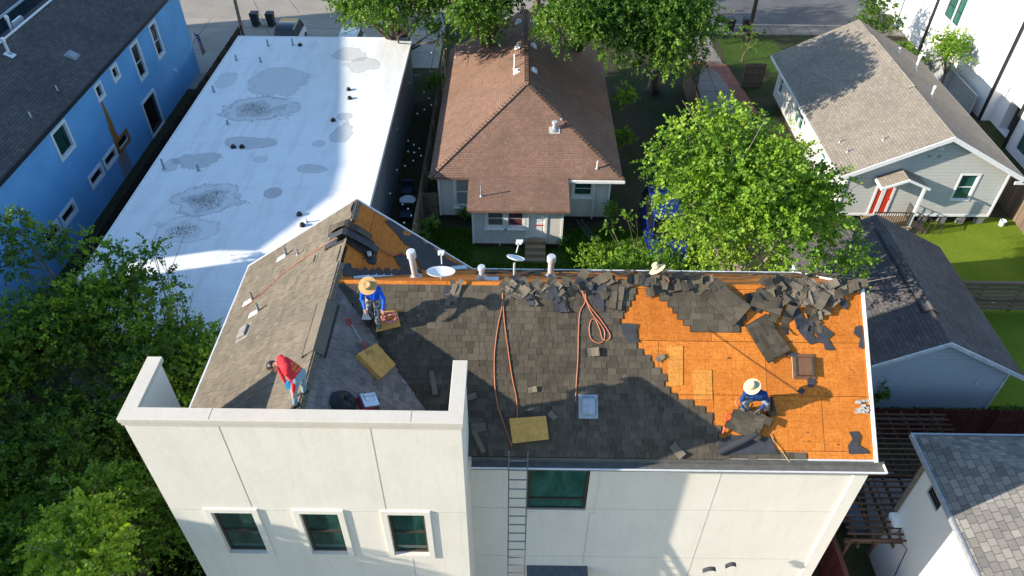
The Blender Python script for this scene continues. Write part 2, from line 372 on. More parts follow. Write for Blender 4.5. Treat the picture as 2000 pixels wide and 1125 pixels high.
# ------------------------------------------------------------------ the setting
def sheet(name, poly, z, mat, label=None, kind='structure', th=0):
    m = MB(); pts = [A(x, y, z) for x, y in poly]
    if th: m.slab([p - A(0, 0, th) for p in pts], A(0, 0, th))
    else: m.face(pts)
    return m.build(name, mat, kind=kind)
def ground_mat():
    t = NT('ground_soil'); p = t.pos(); a = t.noise(p, .35, 6, .65); b = t.noise(p, 6, 5, .7)
    c = t.mix(t.ramp(a, [(.42, (0, 0, 0)), (.6, (1, 1, 1))]), (.035, .055, .018), (.075, .058, .042))
    c = t.mix(t.ramp(b, [(.3, (.5,) * 3), (.6, (0, 0, 0))]), c, (.02, .022, .012)); t.bump(b, .6, .05); return t.base(c, .95, 0, .1)
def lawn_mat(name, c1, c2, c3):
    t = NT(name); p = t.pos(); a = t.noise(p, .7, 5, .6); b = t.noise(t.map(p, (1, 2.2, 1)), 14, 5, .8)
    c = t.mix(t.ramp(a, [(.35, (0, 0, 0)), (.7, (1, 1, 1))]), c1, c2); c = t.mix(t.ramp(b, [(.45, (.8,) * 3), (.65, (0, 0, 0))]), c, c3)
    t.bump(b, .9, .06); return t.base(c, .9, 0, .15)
def paving_mat(name, c1, c2, jx=0, jy=0):
    t = NT(name); p = t.pos(); a = t.noise(p, .5, 7, .65); b = t.noise(p, 9, 6, .7); d = t.noise(p, 2.2, 4, .6, 2)
    c = t.mix(t.ramp(a, [(.35, (0, 0, 0)), (.7, (1, 1, 1))]), c1, c2); c = t.mix(t.ramp(b, [(.4, (.4,) * 3), (.6, (0, 0, 0))]), c, tuple(x * .6 for x in c1))
    c = t.mix(t.ramp(d, [(.49, (0, 0, 0)), (.5, (.6,) * 3), (.51, (0, 0, 0))]), c, tuple(x * .35 for x in c1))
    if jx:
        br = t.n('TexBrick'); br.offset = 0
        for k, q in (('Scale', 1), ('Mortar Size', .03), ('Brick Width', jx), ('Row Height', jy)): br.inputs[k].default_value = q
        br.inputs['Color1'].default_value = br.inputs['Color2'].default_value = (1, 1, 1, 1); br.inputs['Mortar'].default_value = (.4, .38, .35, 1); t.l(p, br.inputs[0]); c = t.mix(1, c, br.outputs[0], 'MULTIPLY')
    return t.base(c, .85, 0, .2)
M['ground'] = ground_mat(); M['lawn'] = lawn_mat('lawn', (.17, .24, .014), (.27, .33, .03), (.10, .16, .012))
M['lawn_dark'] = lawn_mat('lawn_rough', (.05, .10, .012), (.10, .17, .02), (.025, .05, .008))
M['concrete'] = paving_mat('concrete', (.34, .30, .25), (.44, .39, .33), 6, 4); M['road'] = paving_mat('road', (.30, .27, .23), (.38, .345, .29))
M['asphalt'] = paving_mat('asphalt', (.10, .10, .105), (.15, .15, .155)); M['walk'] = paving_mat('walk', (.20, .18, .16), (.28, .25, .22), 1.5, 1.5)
def brick_mat(name, c1, c2, mo, w=.22, h=.075):
    t = NT(name); br = t.n('TexBrick')
    for k, q in (('Scale', 1), ('Mortar Size', .008), ('Brick Width', w), ('Row Height', h)): br.inputs[k].default_value = q
    for k, q in (('Color1', c1), ('Color2', c2), ('Mortar', mo)): br.inputs[k].default_value = (*q, 1)
    t.l(t.uv(), br.inputs[0]); c = t.mix(t.ramp(t.noise(t.pos(), 2, 5), [(.4, (.5,) * 3), (.65, (0, 0, 0))]), br.outputs[0], tuple(x * .5 for x in c1))
    return t.base(c, .85, 0, .2)
M['brick'] = brick_mat('brick', (.26, .09, .055), (.34, .13, .08), (.2, .17, .14))
sheet('ground', [(-90, -30), (90, -30), (90, 130), (-90, 130)], 0, M['ground'])
sheet('road', [(-80, 57.6), (90, 57.6), (90, 70), (-80, 70)], .004, M['road'])
sheet('concrete_apron', [(-60, 46), (-20.6, 46), (-20.6, 49.5), (-5.5, 49.5), (-5.5, 57.6), (-60, 57.6)], .008, M['concrete'])
sheet('asphalt_street', [(8.5, 57.6), (60, 57.6), (60, 69), (8.5, 69)], .008, M['asphalt'])
sheet('pavement', [(8.5, 55.6), (40, 55.6), (40, 57.2), (8.5, 57.2)], .10, M['walk'], th=.2)
sheet('kerb', [(8.5, 57.2), (60, 57.2), (60, 57.4), (8.5, 57.4)], .13, M['concrete'], th=.13)
sheet('driveway', [(12.2, 43), (15.0, 43), (14.6, 55.6), (12.6, 55.6)], .012, M['walk'])
sheet('brick_edging', [(14.9, 43.5), (15.7, 43.5), (15.0, 50.6), (12.2, 51.2), (12.2, 50.0), (14.1, 49.6)], .016, M['brick'])
sheet('paver_path', [(12.3, 11.9), (14.2, 11.9), (15.6, 16.2), (13.2, 16.6)], .010, M['walk'])
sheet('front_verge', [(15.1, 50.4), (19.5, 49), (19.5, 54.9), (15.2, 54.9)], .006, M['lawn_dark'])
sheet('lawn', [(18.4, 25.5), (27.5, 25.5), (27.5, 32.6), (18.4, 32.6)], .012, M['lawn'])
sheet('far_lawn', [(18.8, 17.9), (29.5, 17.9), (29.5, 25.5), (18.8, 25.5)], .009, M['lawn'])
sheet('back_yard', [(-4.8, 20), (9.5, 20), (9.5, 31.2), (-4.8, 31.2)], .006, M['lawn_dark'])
# ------------------------------------------------------------------ MAIN HOUSE (stucco, roof being stripped)
H = empty('stucco_house', (0.3, 12.6, 0), 'white stucco three storey house with half its shingles torn off orange boards', 'house')
X0, X1, YF, YR, XR = -7.42, -.97, 8.8, 10.08, 8.25
LW = [(-6.55, 7.62, -5.65, 9.36), (-4.62, 7.62, -3.78, 9.36), (-2.70, 7.62, -1.89, 9.36)]
m = MB(); UX = (1, 0, 0); NF = (0, -1, 0)
low = [(a, b - 3.3, c, d - 3.3) for a, b, c, d in LW]
wall(m, (X0, YF, 0), UX, X1 - X0, 12.50, NF, [(a - X0, b, c - X0, d) for a, b, c, d in LW + low])
m.face([(X1, YF, 0), (X1, YR, 0), (X1, YR, 12.5), (X1, YF, 12.5)])
m.face([(X1, YR, 9.9), (X1, 10.3, 9.9), (X1, 10.3, 12.5), (X1, YR, 12.5)])
T = .2   # inner faces of the parapet
m.face([(X0 + T, YF + T, 9.5), (X1 - T, YF + T, 9.5), (X1 - T, YF + T, 12.5), (X0 + T, YF + T, 12.5)])
m.face([(X0 + T, YF + T, 9.5), (X0 + T, 10.3, 9.5), (X0 + T, 10.3, 12.5), (X0 + T, YF + T, 12.5)])
m.face([(X1 - T, YF + T, 9.5), (X1 - T, 10.3, 9.5), (X1 - T, 10.3, 12.5), (X1 - T, YF + T, 12.5)])
m.face([(X0, 10.3, 9.5), (X0 + T, 10.3, 9.5), (X0 + T, 10.3, 12.5), (X0, 10.3, 12.5)])
m.face([(X1, 10.3, 9.5), (X1 - T, 10.3, 9.5), (X1 - T, 10.3, 12.5), (X1, 10.3, 12.5)])
m.face([(X0, YF, 0), (X0, 16, 0), (X0, 16, 10), (X0, 10.3, 10), (X0, 10.3, 12.5), (X0, YF, 12.5)])
RW = [(.38, 7.48, 1.84, 9.26)]
wall(m, (X1, YR, 0), UX, XR - X1, 9.96, NF, [(a - X1, b, c - X1, d) for a, b, c, d in RW])
m.face([(XR, YR, 0), (XR, 16, 0), (XR, 16, 9.96), (XR, 13.07, 12.2), (XR, YR, 9.96)])
m.face([(X0, 16, 0), (XR, 16, 0), (XR, 16, 9.96), (-1.2, 16, 9.96), (-4.2, 16, 12.2), (X0, 16, 9.96)])
m.box((XR - .30, YR - .05, 0), (XR + .004, YR + .01, 9.9))
m.build('wall', M['stucco'], H)
m = MB()   # coping with a proud drip edge
c0, c1 = X0 - .05, X1 + .05
m.box((c0, YF - .05, 12.50), (c1, YF + T + .05, 12.62)); m.box((c0, YF + T + .052, 12.50), (X0 + T + .05, 10.36, 12.62)); m.box((X1 - T - .05, YF + T + .052, 12.50), (c1, 10.36, 12.62))
m.box((c0 + .02, YF - .03, 12.40), (c1 - .02, YF - .002, 12.498))
m.build('coping', M['coping'], H, bevel=.008)
m = MB()
for x, z0, z1 in ((-5.62, 9.55, 12.38), (-2.72, 9.52, 12.38), (-2.3, 0, 7.4)): m.box((x, YF - .004, z0), (x + .012, YF + .01, z1))
for x0, x1 in ((-7.4, -6.72), (-5.42, -4.82), (-3.55, -2.9), (-1.7, -1.0)): m.box((x0, YF - .004, 9.42), (x1, YF + .01, 9.43))
m.box((4.88, YR - .004, 0), (4.89, YR + .01, 9.8)); m.box((1.95, YR - .004, 4.8), (1.96, YR + .01, 7.4))
for z in (7.55, 5.2): m.box((-.9, YR - .003, z), (7.9, YR + .01, z + .01))
for x in (-5.75, -1.93): m.box((x, YF - .03, 12.622), (x + .012, YF + .26, 12.624))
m.build('control_joint', M['joint'], H)
for (a, b, c, d) in LW + low: window(H, (0, YF, 0), UX, NF, (a, b, c, d), M['bronze'], M['glass'], .13, .045, M['stucco'], rec=.07, fw=.055)
window(H, (0, YR, 0), UX, NF, RW[0], M['bronze'], M['glass_green'], 0, rec=.05, fw=.07, mid=.26)
m = MB(); bars(m, (0, YR, 0), UX, NF, (.14, 7.4, 2.08, 9.5), .012, -.001, .012); m.build('trim_line', M['stucco'], H)
m = MB(); m.hull([(.45, YR - .9, 4.42), (2.1, YR - .9, 4.42), (2.1, YR, 4.62), (.45, YR, 4.62)], [(.45, YR - .9, 4.47), (2.1, YR - .9, 4.47), (2.1, YR, 4.70), (.45, YR, 4.70)]); m.build('awning', M['asphalt'] if 0 else plain('awning_metal', (.10, .12, .14), .45, .4), H)
m = MB(); m.box((1.05, YR - .16, 9.70), (1.42, YR - .005, 9.93)); m.build('soffit_vent', M['black'], H)
# roof planes
ZR, YRG, XW = 12.37, 13.07, -4.2
def frp(u, s, h=0): return A(u, 9.9 + .8 * s - .6 * h, 10 + .6 * s + .8 * h)        # front slope: x, distance up the slope, height off it
FN, FV = A(0, -.6, .8), A(0, .8, .6)
def ron(px, py, h=0):
    p = atp(px, py, A(0, 9.9, 10) + FN * h, FN); return (p[0], (p[1] - 9.9) / .8 + (.6 / .8) * h)
valx = lambda y: XW + (YRG - y) * .75 / .8           # valley between wing and main roof
deck = MB(); th = .05
def dslab(pts): deck.slab([A(*p) - A(0, 0, .012) for p in pts], A(0, 0, -th))
dslab([(valx(9.9), 9.9, 10), (8.1, 9.9, 10), (8.1, YRG, ZR), (XW, YRG, ZR)])
dslab([(XW, YRG, ZR), (8.1, YRG, ZR), (8.1, 16.24, 10), (-1.24, 16.24, 10)])
zl = lambda x: ZR + .703 * (x - XW)
dslab([(XW, 9.02, ZR), (XW, 16.24, ZR), (-7.57, 16.24, zl(-7.57)), (-7.57, 10.37, zl(-7.57)), (-7.2, 10.28, zl(-7.2)), (-7.2, 9.02, zl(-7.2))])
zr = lambda x: ZR - .8 * (x - XW)
dslab([(XW, 9.02, ZR), (-1.18, 9.02, zr(-1.18)), (-1.18, 9.9, zr(-1.18)), (valx(9.9), 9.9, 10), (XW, YRG, ZR)])
dslab([(XW, YRG, ZR), (-1.24, 16.24, 10), (XW, 16.24, ZR)])
deck.build('roof_deck', M['osb'], H)
# shingle tabs
OSBP = [(1252, 552), (1250, 566), (1240, 578), (1232, 590), (1222, 602), (1212, 613), (1203, 627), (1247, 631), (1240, 655), (1252, 678), (1262, 694), (1274, 706), (1285, 725), (1299, 738), (1312, 760), (1330, 781), (1358, 786), (1366, 800), (1385, 803), (1398, 830), (1412, 852), (1436, 866), (1440, 886), (1725, 900), (1725, 545)]
ISL = [(1283, 545), (1284, 584), (1298, 585), (1300, 597), (1311, 597), (1312, 609), (1322, 610), (1323, 621), (1333, 621), (1334, 632), (1344, 633), (1345, 643), (1452, 646), (1450, 620), (1428, 590), (1420, 545)]
opr = [ron(*p) for p in OSBP]; isl = [ron(*p) for p in ISL]
top_strip = lambda u: 3.90 if u < -3 else (3.84 + .03 * math.sin(u * 9))
def in_front(u, s):
    y = 9.9 + .8 * s
    if u < valx(y) - .10 or s > top_strip(u): return False
    return (not pip(u, s, opr)) or pip(u, s, isl)
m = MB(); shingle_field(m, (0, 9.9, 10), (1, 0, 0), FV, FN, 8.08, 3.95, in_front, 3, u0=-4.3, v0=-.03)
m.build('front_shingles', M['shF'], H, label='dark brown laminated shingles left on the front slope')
sw = math.hypot(1, .703); V2 = A(1, 0, .703) / sw; N2 = A(-.703, 0, 1) / sw
def in_left(u, s): x = -7.57 + s / sw; y = 16.24 - u; return x < XW - .02 and y > 9.0 and (y > 10.37 or x > -7.15)
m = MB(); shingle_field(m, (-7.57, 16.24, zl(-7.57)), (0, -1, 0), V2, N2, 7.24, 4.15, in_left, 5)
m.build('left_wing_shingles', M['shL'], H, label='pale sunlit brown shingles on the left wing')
sr = math.hypot(1, .8); V3 = A(-1, 0, .8) / sr; N3 = A(.8, 0, 1) / sr
def in_right(u, s):
    x = -1.18 - s / sr; y = 9.02 + u
    return x > XW + .03 and y < YRG + .15 and x < valx(y) + .10
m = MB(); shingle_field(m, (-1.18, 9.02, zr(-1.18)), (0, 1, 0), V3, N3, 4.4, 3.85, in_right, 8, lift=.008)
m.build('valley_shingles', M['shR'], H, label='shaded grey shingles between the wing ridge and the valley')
# ridge caps of the wing
rg = random.Random(4); m = MB()
y = 9.05
while y < 13.6:
    L = .21; t = rg.uniform(.3, .8); e = .016
    for sx, sl in ((-1, .703), (1, -.8)):
        d = A(sx, 0, -abs(sl)) / math.hypot(1, sl) * .16
        nn = A(-.703, 0, 1) / sw if sx < 0 else A(.8, 0, 1) / sr
        b0, b1 = A(XW, y, ZR + .035), A(XW, y + L + .05, ZR + .022)
        m.slab([b0, b0 + d, b1 + d, b1], nn * .008, t)
    y += L
for y in (15.4, 15.6, 15.8, 16.0):
    for sx, sl in ((-1, .703), (1, -.8)):
        d = A(sx, 0, -abs(sl)) / math.hypot(1, sl) * .17; b0, b1 = A(XW, y, ZR + .035), A(XW, y + .22, ZR + .022)
        m.slab([b0, b0 + d, b1 + d, b1], A(0, 0, .01), .3)
m.build('ridge_cap', M['shL'], H, label='bent ridge cap shingles along the wing ridge')
m = MB()   # raised ridge vent with dark slots
for sx, sl, w in ((-1, .703, .30), (1, -.8, .26)):
    d = A(sx, 0, -abs(sl)) / math.hypot(1, sl)
    m.slab([A(XW, 10.75, ZR + .05), A(XW, 10.75, ZR + .05) + d * w, A(XW, 12.35, ZR + .05) + d * w, A(XW, 12.35, ZR + .05)], A(0, 0, .022), .55)
v = m.build('ridge_vent', M['shL'], H)
m = MB()
for sx, sl, w in ((-1, .703, .31), (1, -.8, .27)):
    d = A(sx, 0, -abs(sl)) / math.hypot(1, sl); a, b = A(XW, 10.74, ZR + .012) + d * w, A(XW, 12.36, ZR + .012) + d * w
    m.slab([a, b, b + d * .035, a + d * .035], A(0, 0, .03))
m.build('vent_slot', M['black'], v)
# bare ridge slots on the stripped end of the wing
m = MB()
for y0, y1 in ((13.75, 14.35), (14.95, 15.35)):
    for dx in (-.075, .055): m = MB(); m.box((XW + dx, y0, ZR - .12), (XW + dx + .03, y1, ZR + .004 - abs(dx) * .3)); m.build('ridge_slot', M['black'], H)
# OSB patches, slightly proud, paler new boards
m = MB()
for q in ([(1300, 675), (1334, 675), (1334, 752), (1306, 755)], [(1352, 722), (1390, 722), (1392, 780), (1356, 780)]):
    pts = [frp(*ron(*p)) for p in q]; m.slab(pts, FN * .0015)
m.build('patch_board', M['osb_pale'], H, label='paler yellow replacement boards in the orange decking')
# drip edges, rakes, gutter
m = MB()
for a, b in (((-7.60, 10.37, zl(-7.6)), (-7.60, 16.26, zl(-7.6))), ((-7.6, 16.27, zl(-7.6)), (XW, 16.27, ZR)), ((XW, 16.27, ZR), (-1.22, 16.27, 10.0)), ((8.12, 9.86, 9.98), (8.12, YRG, ZR)), ((8.12, YRG, ZR), (8.12, 16.26, 10)), ((-1.2, 16.27, 9.98), (8.1, 16.27, 9.98))):
    a, b = A(*a), A(*b); d = _n(b - a); s_ = _n(np.cross(d, Zv)); w = .035 if abs(d[1]) > .7 and a[0] > 8 else .02
    m.obox((a + b) / 2 + A(0, 0, -.02), d * np.linalg.norm(b - a) / 2, s_ * w, np.cross(s_, d) * .045)
m.box((4.75, 9.875, 9.965), (8.12, 9.90, 10.0)); m.build('drip_edge', M['white_metal'], H)
m = MB(); m.box((-.9, 9.66, 9.78), (8.32, 9.90, 9.80)); m.box((-.9, 9.87, 9.80), (8.32, 9.895, 9.955)); m.build('gutter_trough', plain('gutter_grey', (.13, .13, .12), .8), H)  # floor and back of the trough in dark grey
m = MB(); m.box((-.9, 9.64, 9.84), (8.34, 9.66, 9.885)); m.box((8.32, 9.66, 9.82), (8.34, 9.9, 9.885)); m.build('gutter', M['white_metal'], H)
m = MB(); m.box((-1.0, 9.9, 9.72), (8.1, 10.06, 9.935)); m.build('fascia', M['white'], H)
# vents on the pale left slope
def lf(px, py): return atp(px, py, (XW, 0, ZR), A(-.703, 0, 1))
def wr(px, py): return atp(px, py, (XW, 0, ZR), A(.8, 0, 1))
for px, py in ((555, 503), (489, 590), (501, 612)):
    b = lf(px + 4, py - 4); pipe_vent(H, b, .26, .035, M['lead'])
    k = MB(); q = b - V2 * .16; k.obox(q + N2 * .02, A(0, .09, 0), V2 * .17, N2 * .006); k.build('flashing', M['white_metal'], H)
pipe_vent(H, lf(582, 498), .2, .025, M['lead'])
box_vent(H, lf(477, 650), (0, 1, 0), V2, N2, .19, .15, .09, plain('vent_grey', (.24, .23, .21), .5), name='box_vent')
box_vent(H, lf(610, 510), (0, 1, 0), V2, N2, .14, .12, .05, M['shL'], name='slant_vent')
# tall flues
def brp(px, py): return atp(px, py, (0, YRG, ZR), A(0, .75, 1))
pipe_vent(H, brp(812, 541), .80, .075, M['galv'], axis=(-.07, 0, 1), cap=True, name='flue', n=18)
pipe_vent(H, brp(1075, 541), .66, .075, M['galv'], cap=True, name='flue', n=18)
f3 = pipe_vent(H, brp(941, 546), .40, .06, M['galv'], cap=True, name='flue', n=18)
k = MB(); b = brp(941, 546); k.lathe(b, [(.16, -.04), (.16, 0), (.07, .16), (.07, .2)], (0, 0, 1), 18); k.box(b + A(.05, -.08, -.03), b + A(.40, .08, .03)); k.build('flashing', M['galv'], f3, smooth=True)
v = MB(); b = wr(723, 506); v.lathe(b, [(.17, -.05), (.17, .02), (.10, .05), (.06, .14), (.045, .14)], (.3, 0, 1), 18); vv = v.build('pipe_boot', M['felt'], H, smooth=True)
k = MB(); k.lathe(b, [(.05, 0), (.05, .22), (.035, .22)], (0, 0, 1), 14); k.build('pipe', M['white_metal'], vv, smooth=True)
box_vent(H, frp(*ron(1149, 794)), (1, 0, 0), FV, FN, .15, .20, .13, plain('vent_white', (.36, .40, .45), .4), name='skylight_vent')
sk = box_vent(H, frp(*ron(1569, 716)), (1, 0, 0), FV, FN, .19, .22, .10, plain('vent_brown', (.17, .085, .045), .4, 0, .4), name='attic_vent')
b = frp(*ron(1569, 716)); k = MB()
for s_ in (-1, 1): k = MB(); k.obox(b + A(s_ * .19, 0, 0) + FN * .06, A(.02, 0, 0), FV * .22, FN * .05); k.build('side_rail', M['bronze'], sk)
# valley flashing, back apron and felt on the rear part
m = MB()
m.slab([wr(690, 541), wr(692, 547), wr(770, 541), wr(772, 530)], A(0, 0, .02)); m.slab([wr(880, 522), wr(884, 528), wr(913, 526), wr(910, 519)], A(0, 0, .03)); m.build('valley_flashing', plain('flashing_blue', (.32, .42, .55), .35, .3, .5, .3), H)
rg = random.Random(9); m = MB()
def scrap(mb, P, pts, n, t=.5, h=.006):
    mb.slab([P(*q) + A(0, 0, h) for q in pts], n * .004, t)
scrap(m, wr, [(752, 432), (766, 430), (790, 450), (786, 458), (802, 462), (812, 476), (804, 484), (790, 476), (776, 458)], A(0, 0, 1))
scrap(m, wr, [(796, 462), (806, 458), (824, 468), (832, 478), (844, 474), (850, 490), (862, 492), (876, 508), (894, 516), (900, 523), (870, 528), (858, 520), (846, 528), (822, 526), (812, 506), (800, 496), (806, 482)], A(0, 0, 1), .5, .012); scrap(m, wr, [(770, 500), (786, 494), (796, 503), (806, 500), (812, 520), (790, 526), (778, 516)], A(0, 0, 1), .4, .01); scrap(m, wr, [(672, 516), (685, 515), (688, 524), (700, 526), (702, 532), (690, 540), (672, 540)], A(0, 0, 1), .4, .012)
for k in range(9):
    x = 690 + k * 15; scrap(m, wr, [(x, 533), (x + 3, 528 - rg.random() * 6), (x + 10, 527 - rg.random() * 6), (x + 16, 533), (x + 14, 538), (x + 2, 539)], A(0, 0, 1), .4, .016 + .003 * (k % 2))
scrap(m, wr, [(691, 394), (701, 400), (697, 417), (691, 412), (686, 422), (685, 408)], A(0, 0, 1), .4, .01)
m.build('felt_underlay', M['felt'], H)
rg = random.Random(19); m = MB(); BN = A(0, .6, .8); BV = A(0, -.8, .6)
def in_back(u, s): x = 8.1 - u; return (s < .55 + .12 * math.sin(x * 3)) and x > -.9
shingle_field(m, (8.1, 16.24, 10), (-1, 0, 0), BV, BN, 9.0, .9, in_back, 23)
m.build('back_shingles', M['shF'], H)
m = MB()
for k in range(70):      # felt rags and torn tabs still nailed to the rear slope
    x = rg.uniform(-1.2, 7.2); s = rg.uniform(1.0, 2.9); L = rg.uniform(.2, .9); w = rg.uniform(.06, .22)
    if x < valx(YRG - 0) + 2.4: continue
    a = A(x, 16.24 - .8 * s, 10 + .6 * s) + BN * (.008 + .012 * k / 70); r = rg.uniform(-.15, .15)
    m.slab([a, a + A(L, 0, 0) + BV * r, a + A(L * .9, 0, 0) + BV * (w + r), a + A(-.03, 0, 0) + BV * w * .8], BN * .005, rg.random())
m.build('torn_tabs', M['shF'], H)
# ------------------------------------------------------------------ FLAT WHITE ROOF BUILDING
def stain_mat():
    t = NT('roof_membrane'); p = t.pos(); sp = t.n('SeparateXYZ'); t.l(p, sp.inputs[0]); X, Y = sp.outputs[0], sp.outputs[1]
    n1 = t.noise(p, .9, 6, .62); n2 = t.noise(p, 5, 5, .7); n3 = t.noise(p, 14, 4, .75)
    col = t.mix(t.ramp(n1, [(.35, (0, 0, 0)), (.7, (.35,) * 3)]), (.82, .83, .83), (.68, .70, .70))
    W = [(505, 212, 76, 26, 1.0, 1), (440, 155, 20, 18, .55, 0), (545, 158, 65, 28, .6, 0), (405, 388, 70, 32, .85, 1), (365, 446, 66, 27, .6, 1), (685, 105, 34, 14, .6, 0), (710, 125, 34, 14, .6, 0),
         (390, 312, 52, 15, .8, 0), (332, 322, 18, 14, .6, 0), (488, 276, 52, 12, .8, 0), (672, 225, 16, 7, .8, 0), (668, 258, 22, 20, .75, 0), (612, 328, 34, 8, .7, 0), (508, 310, 16, 8, .5, 0), (535, 375, 17, 10, 1.0, 0), (622, 279, 13, 6, .6, 0), (395, 388, 26, 9, 1.0, 1)]
    for (px, py, rx, ry, st, blk) in W:
        c = atz(px, py, 4.25); ex = abs(atz(px + rx, py, 4.25)[0] - c[0]); ey = abs(atz(px, py - ry, 4.25)[1] - c[1])
        dx = t.math('DIVIDE', t.math('SUBTRACT', X, float(c[0])), float(ex)); dy = t.math('DIVIDE', t.math('SUBTRACT', Y, float(c[1])), float(ey))
        d = t.math('SQRT', t.math('ADD', t.math('MULTIPLY', dx, dx), t.math('MULTIPLY', dy, dy)))
        d = t.math('ADD', d, t.math('MULTIPLY', t.math('SUBTRACT', n1, .5), 1.7)); d = t.math('ADD', d, t.math('MULTIPLY', t.math('SUBTRACT', n2, .5), .35))
        k = t.ramp(d, [(0, (.6 * st,) * 3), (.72, (.5 * st,) * 3), (.90, (.7 * st,) * 3), (1.25, (0, 0, 0))]) if blk == 0 else t.ramp(d, [(0, (.5 * st,) * 3), (.3, (.2 * st,) * 3), (.52, (.6 * st,) * 3), (.6, (.22 * st,) * 3), (.85, (.3 * st,) * 3), (.95, (.75 * st,) * 3), (1.12, (0, 0, 0))])
        col = t.mix(k, col, (.20, .19, .19))
        if blk:
            k2 = t.math('MULTIPLY', t.ramp(d, [(.25, (1, 1, 1)), (.5, (0, 0, 0))]), t.ramp(n3, [(.47, (0, 0, 0)), (.55, (1, 1, 1))])); col = t.mix(k2, col, (.03, .03, .035))
    tr_ = t.noise(t.map(p, (1.6, .25, 1)), 1.3, 6, .65); col = t.mix(t.ramp(tr_, [(.48, (0, 0, 0)), (.75, (.5,) * 3)]), col, (.5, .49, .46))
    br = t.n('TexBrick'); br.offset = 0
    for k, q in (('Scale', 1), ('Mortar Size', .012), ('Mortar Smooth', .5), ('Brick Width', 30), ('Row Height', 1.9)): br.inputs[k].default_value = q
    br.inputs['Color1'].default_value = br.inputs['Color2'].default_value = (1, 1, 1, 1); br.inputs['Mortar'].default_value = (.70, .71, .73, 1); t.l(t.map(p, (1, 1, 1), (15, 0, 0)), br.inputs[0])
    col = t.mix(.8, col, br.outputs[0], 'MULTIPLY'); t.bump(n1, .15, .05)
    return t.base(col, .45, 0, .4)
M['membrane'] = stain_mat(); M['slate_wall'] = stucco_mat('slate_wall', (.16, .17, .18), .3)
F = empty('flat_roof_building', (-12, 32, 0), 'long low building with a white flat roof marked by grey puddle stains', 'building')
fx0, fx1, fy0, fy1 = -17.3, -6.47, 18.8, 44.9
m = MB(); m.box((fx0 + .15, fy0 + .15, 0), (fx1 - .15, fy1 - .15, 4.0)); m.build('wall', M['slate_wall'], F)
m = MB(); m.box((fx0, fy0, 4.0), (fx1, fy1, 4.2)); m.build('roof', M['membrane'], F)
m = MB()
for a, b in (((fx0, fy0, 4.2), (fx0 + .06, fy1, 4.23)), ((fx1 - .06, fy0, 4.2), (fx1, fy1, 4.23)), ((fx0 + .06, fy0, 4.2), (fx1 - .06, fy0 + .06, 4.23)), ((fx0 + .06, fy1 - .06, 4.2), (fx1 - .06, fy1, 4.23))): m.box(a, b)
m.build('roof_edge', M['white'], F)
for px, py, h in ((462, 118, .34), (509, 121, .28), (418, 180, .38), (445, 243, .22), (321, 330, .55), (388, 333, .3), (524, 90, .4), (572, 88, .4)):
    pipe_vent(F, atz(px, py, 4.2), h, .05, M['lead'])
for px, py in ((586, 89), (456, 288), (473, 288), (681, 176), (683, 193), (585, 420), (591, 441), (651, 236)):
    m = MB(); c = atz(px, py, 4.2); m.lathe(c, [(.13, 0), (.14, .02), (.11, .10), (.09, .14), (.001, .15)], n=10); m.build('drain_vent', M['black'], F, smooth=True)
pipe_vent(F, atz(599, 434, 4.2), .22, .04, M['white_metal'])
# ------------------------------------------------------------------ FENCES
def fence(name, a, b, h, mat, label, post=2.4, pw=.14, seed=1, group=None, gap=.012, cat='fence'):
    a, b = A(*a, 0), A(*b, 0); L = np.linalg.norm(b - a); d = (b - a) / L; n = A(-d[1], d[0], 0); rg = random.Random(seed)
    e = empty(name, (a + b) / 2, label, cat, group); m = MB(); u = 0
    while u < L - .02:
        w = min(pw - gap, L - u); hh = h + rg.uniform(-.03, .03); o = rg.uniform(-.006, .006)
        m.obox(a + d * (u + w / 2) + n * o + Zv * hh / 2, d * w / 2, n * .01, Zv * hh / 2, rg.random()); u += pw
    m.build('board_panel', mat, e)
    m = MB()
    for z in (.35, h * .55, h - .25): m.obox((a + b) / 2 + Zv * z - n * .045, d * L / 2, n * .02, Zv * .045, .3)
    m.build('rail', mat, e)
    k = int(L / post)
    for i in range(k + 1): m = MB(); m.obox(a + d * (L * i / max(1, k)) - n * .115 + Zv * (h + .02) / 2, d * .045, n * .045, Zv * (h + .02) / 2, .4); m.build('post', mat, e)
    return e
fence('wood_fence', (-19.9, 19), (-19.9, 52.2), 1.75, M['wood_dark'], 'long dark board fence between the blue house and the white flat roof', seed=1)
fence('wood_fence', (-4.9, 26.5), (-4.9, 48.5), 1.9, M['wood_old_lit'], 'sunlit grey brown board fence along the left side of the brown roofed bungalow', seed=2)
fence('wood_fence', (-4.8, 31.6), (-3.95, 31.6), 1.9, M['wood_old'], 'short board fence closing the gap beside the back corner of the bungalow', seed=3)
fence('wood_fence', (11.34, 41.5), (11.34, 47.2), 1.6, M['wood_old'], 'reddish board fence running beside the concrete driveway', seed=4)
fence('wood_gate', (11.45, 47.25), (12.4, 47.25), 1.6, M['wood_old'], 'small board gate at the end of the driveway fence, left of the path', seed=5, post=1.0, cat='gate')
fence('wood_gate', (15.3, 47.2), (16.7, 47.2), 1.7, M['wood_old'], 'wide board gate beside the far corner of the white sided cottage', seed=6, post=1.4, cat='gate')
fence('wood_fence', (26.6, 24.5), (26.6, 40), 1.9, M['wood_old'], 'tall board fence at the right edge of the bright lawn', seed=7)
e = empty('slat_fence', (23, 25.3, 0), 'weathered horizontal slat fence across the lawn at the right edge', 'fence')
m = MB()
for k in range(7): m.box((19.5, 25.28, .12 + k * .235), (26.5, 25.31, .30 + k * .235), tone=random.random())
m.box((19.5, 25.22, 1.76), (26.5, 25.37, 1.80)); m.build('slat_panel', M['wood_old'], e)
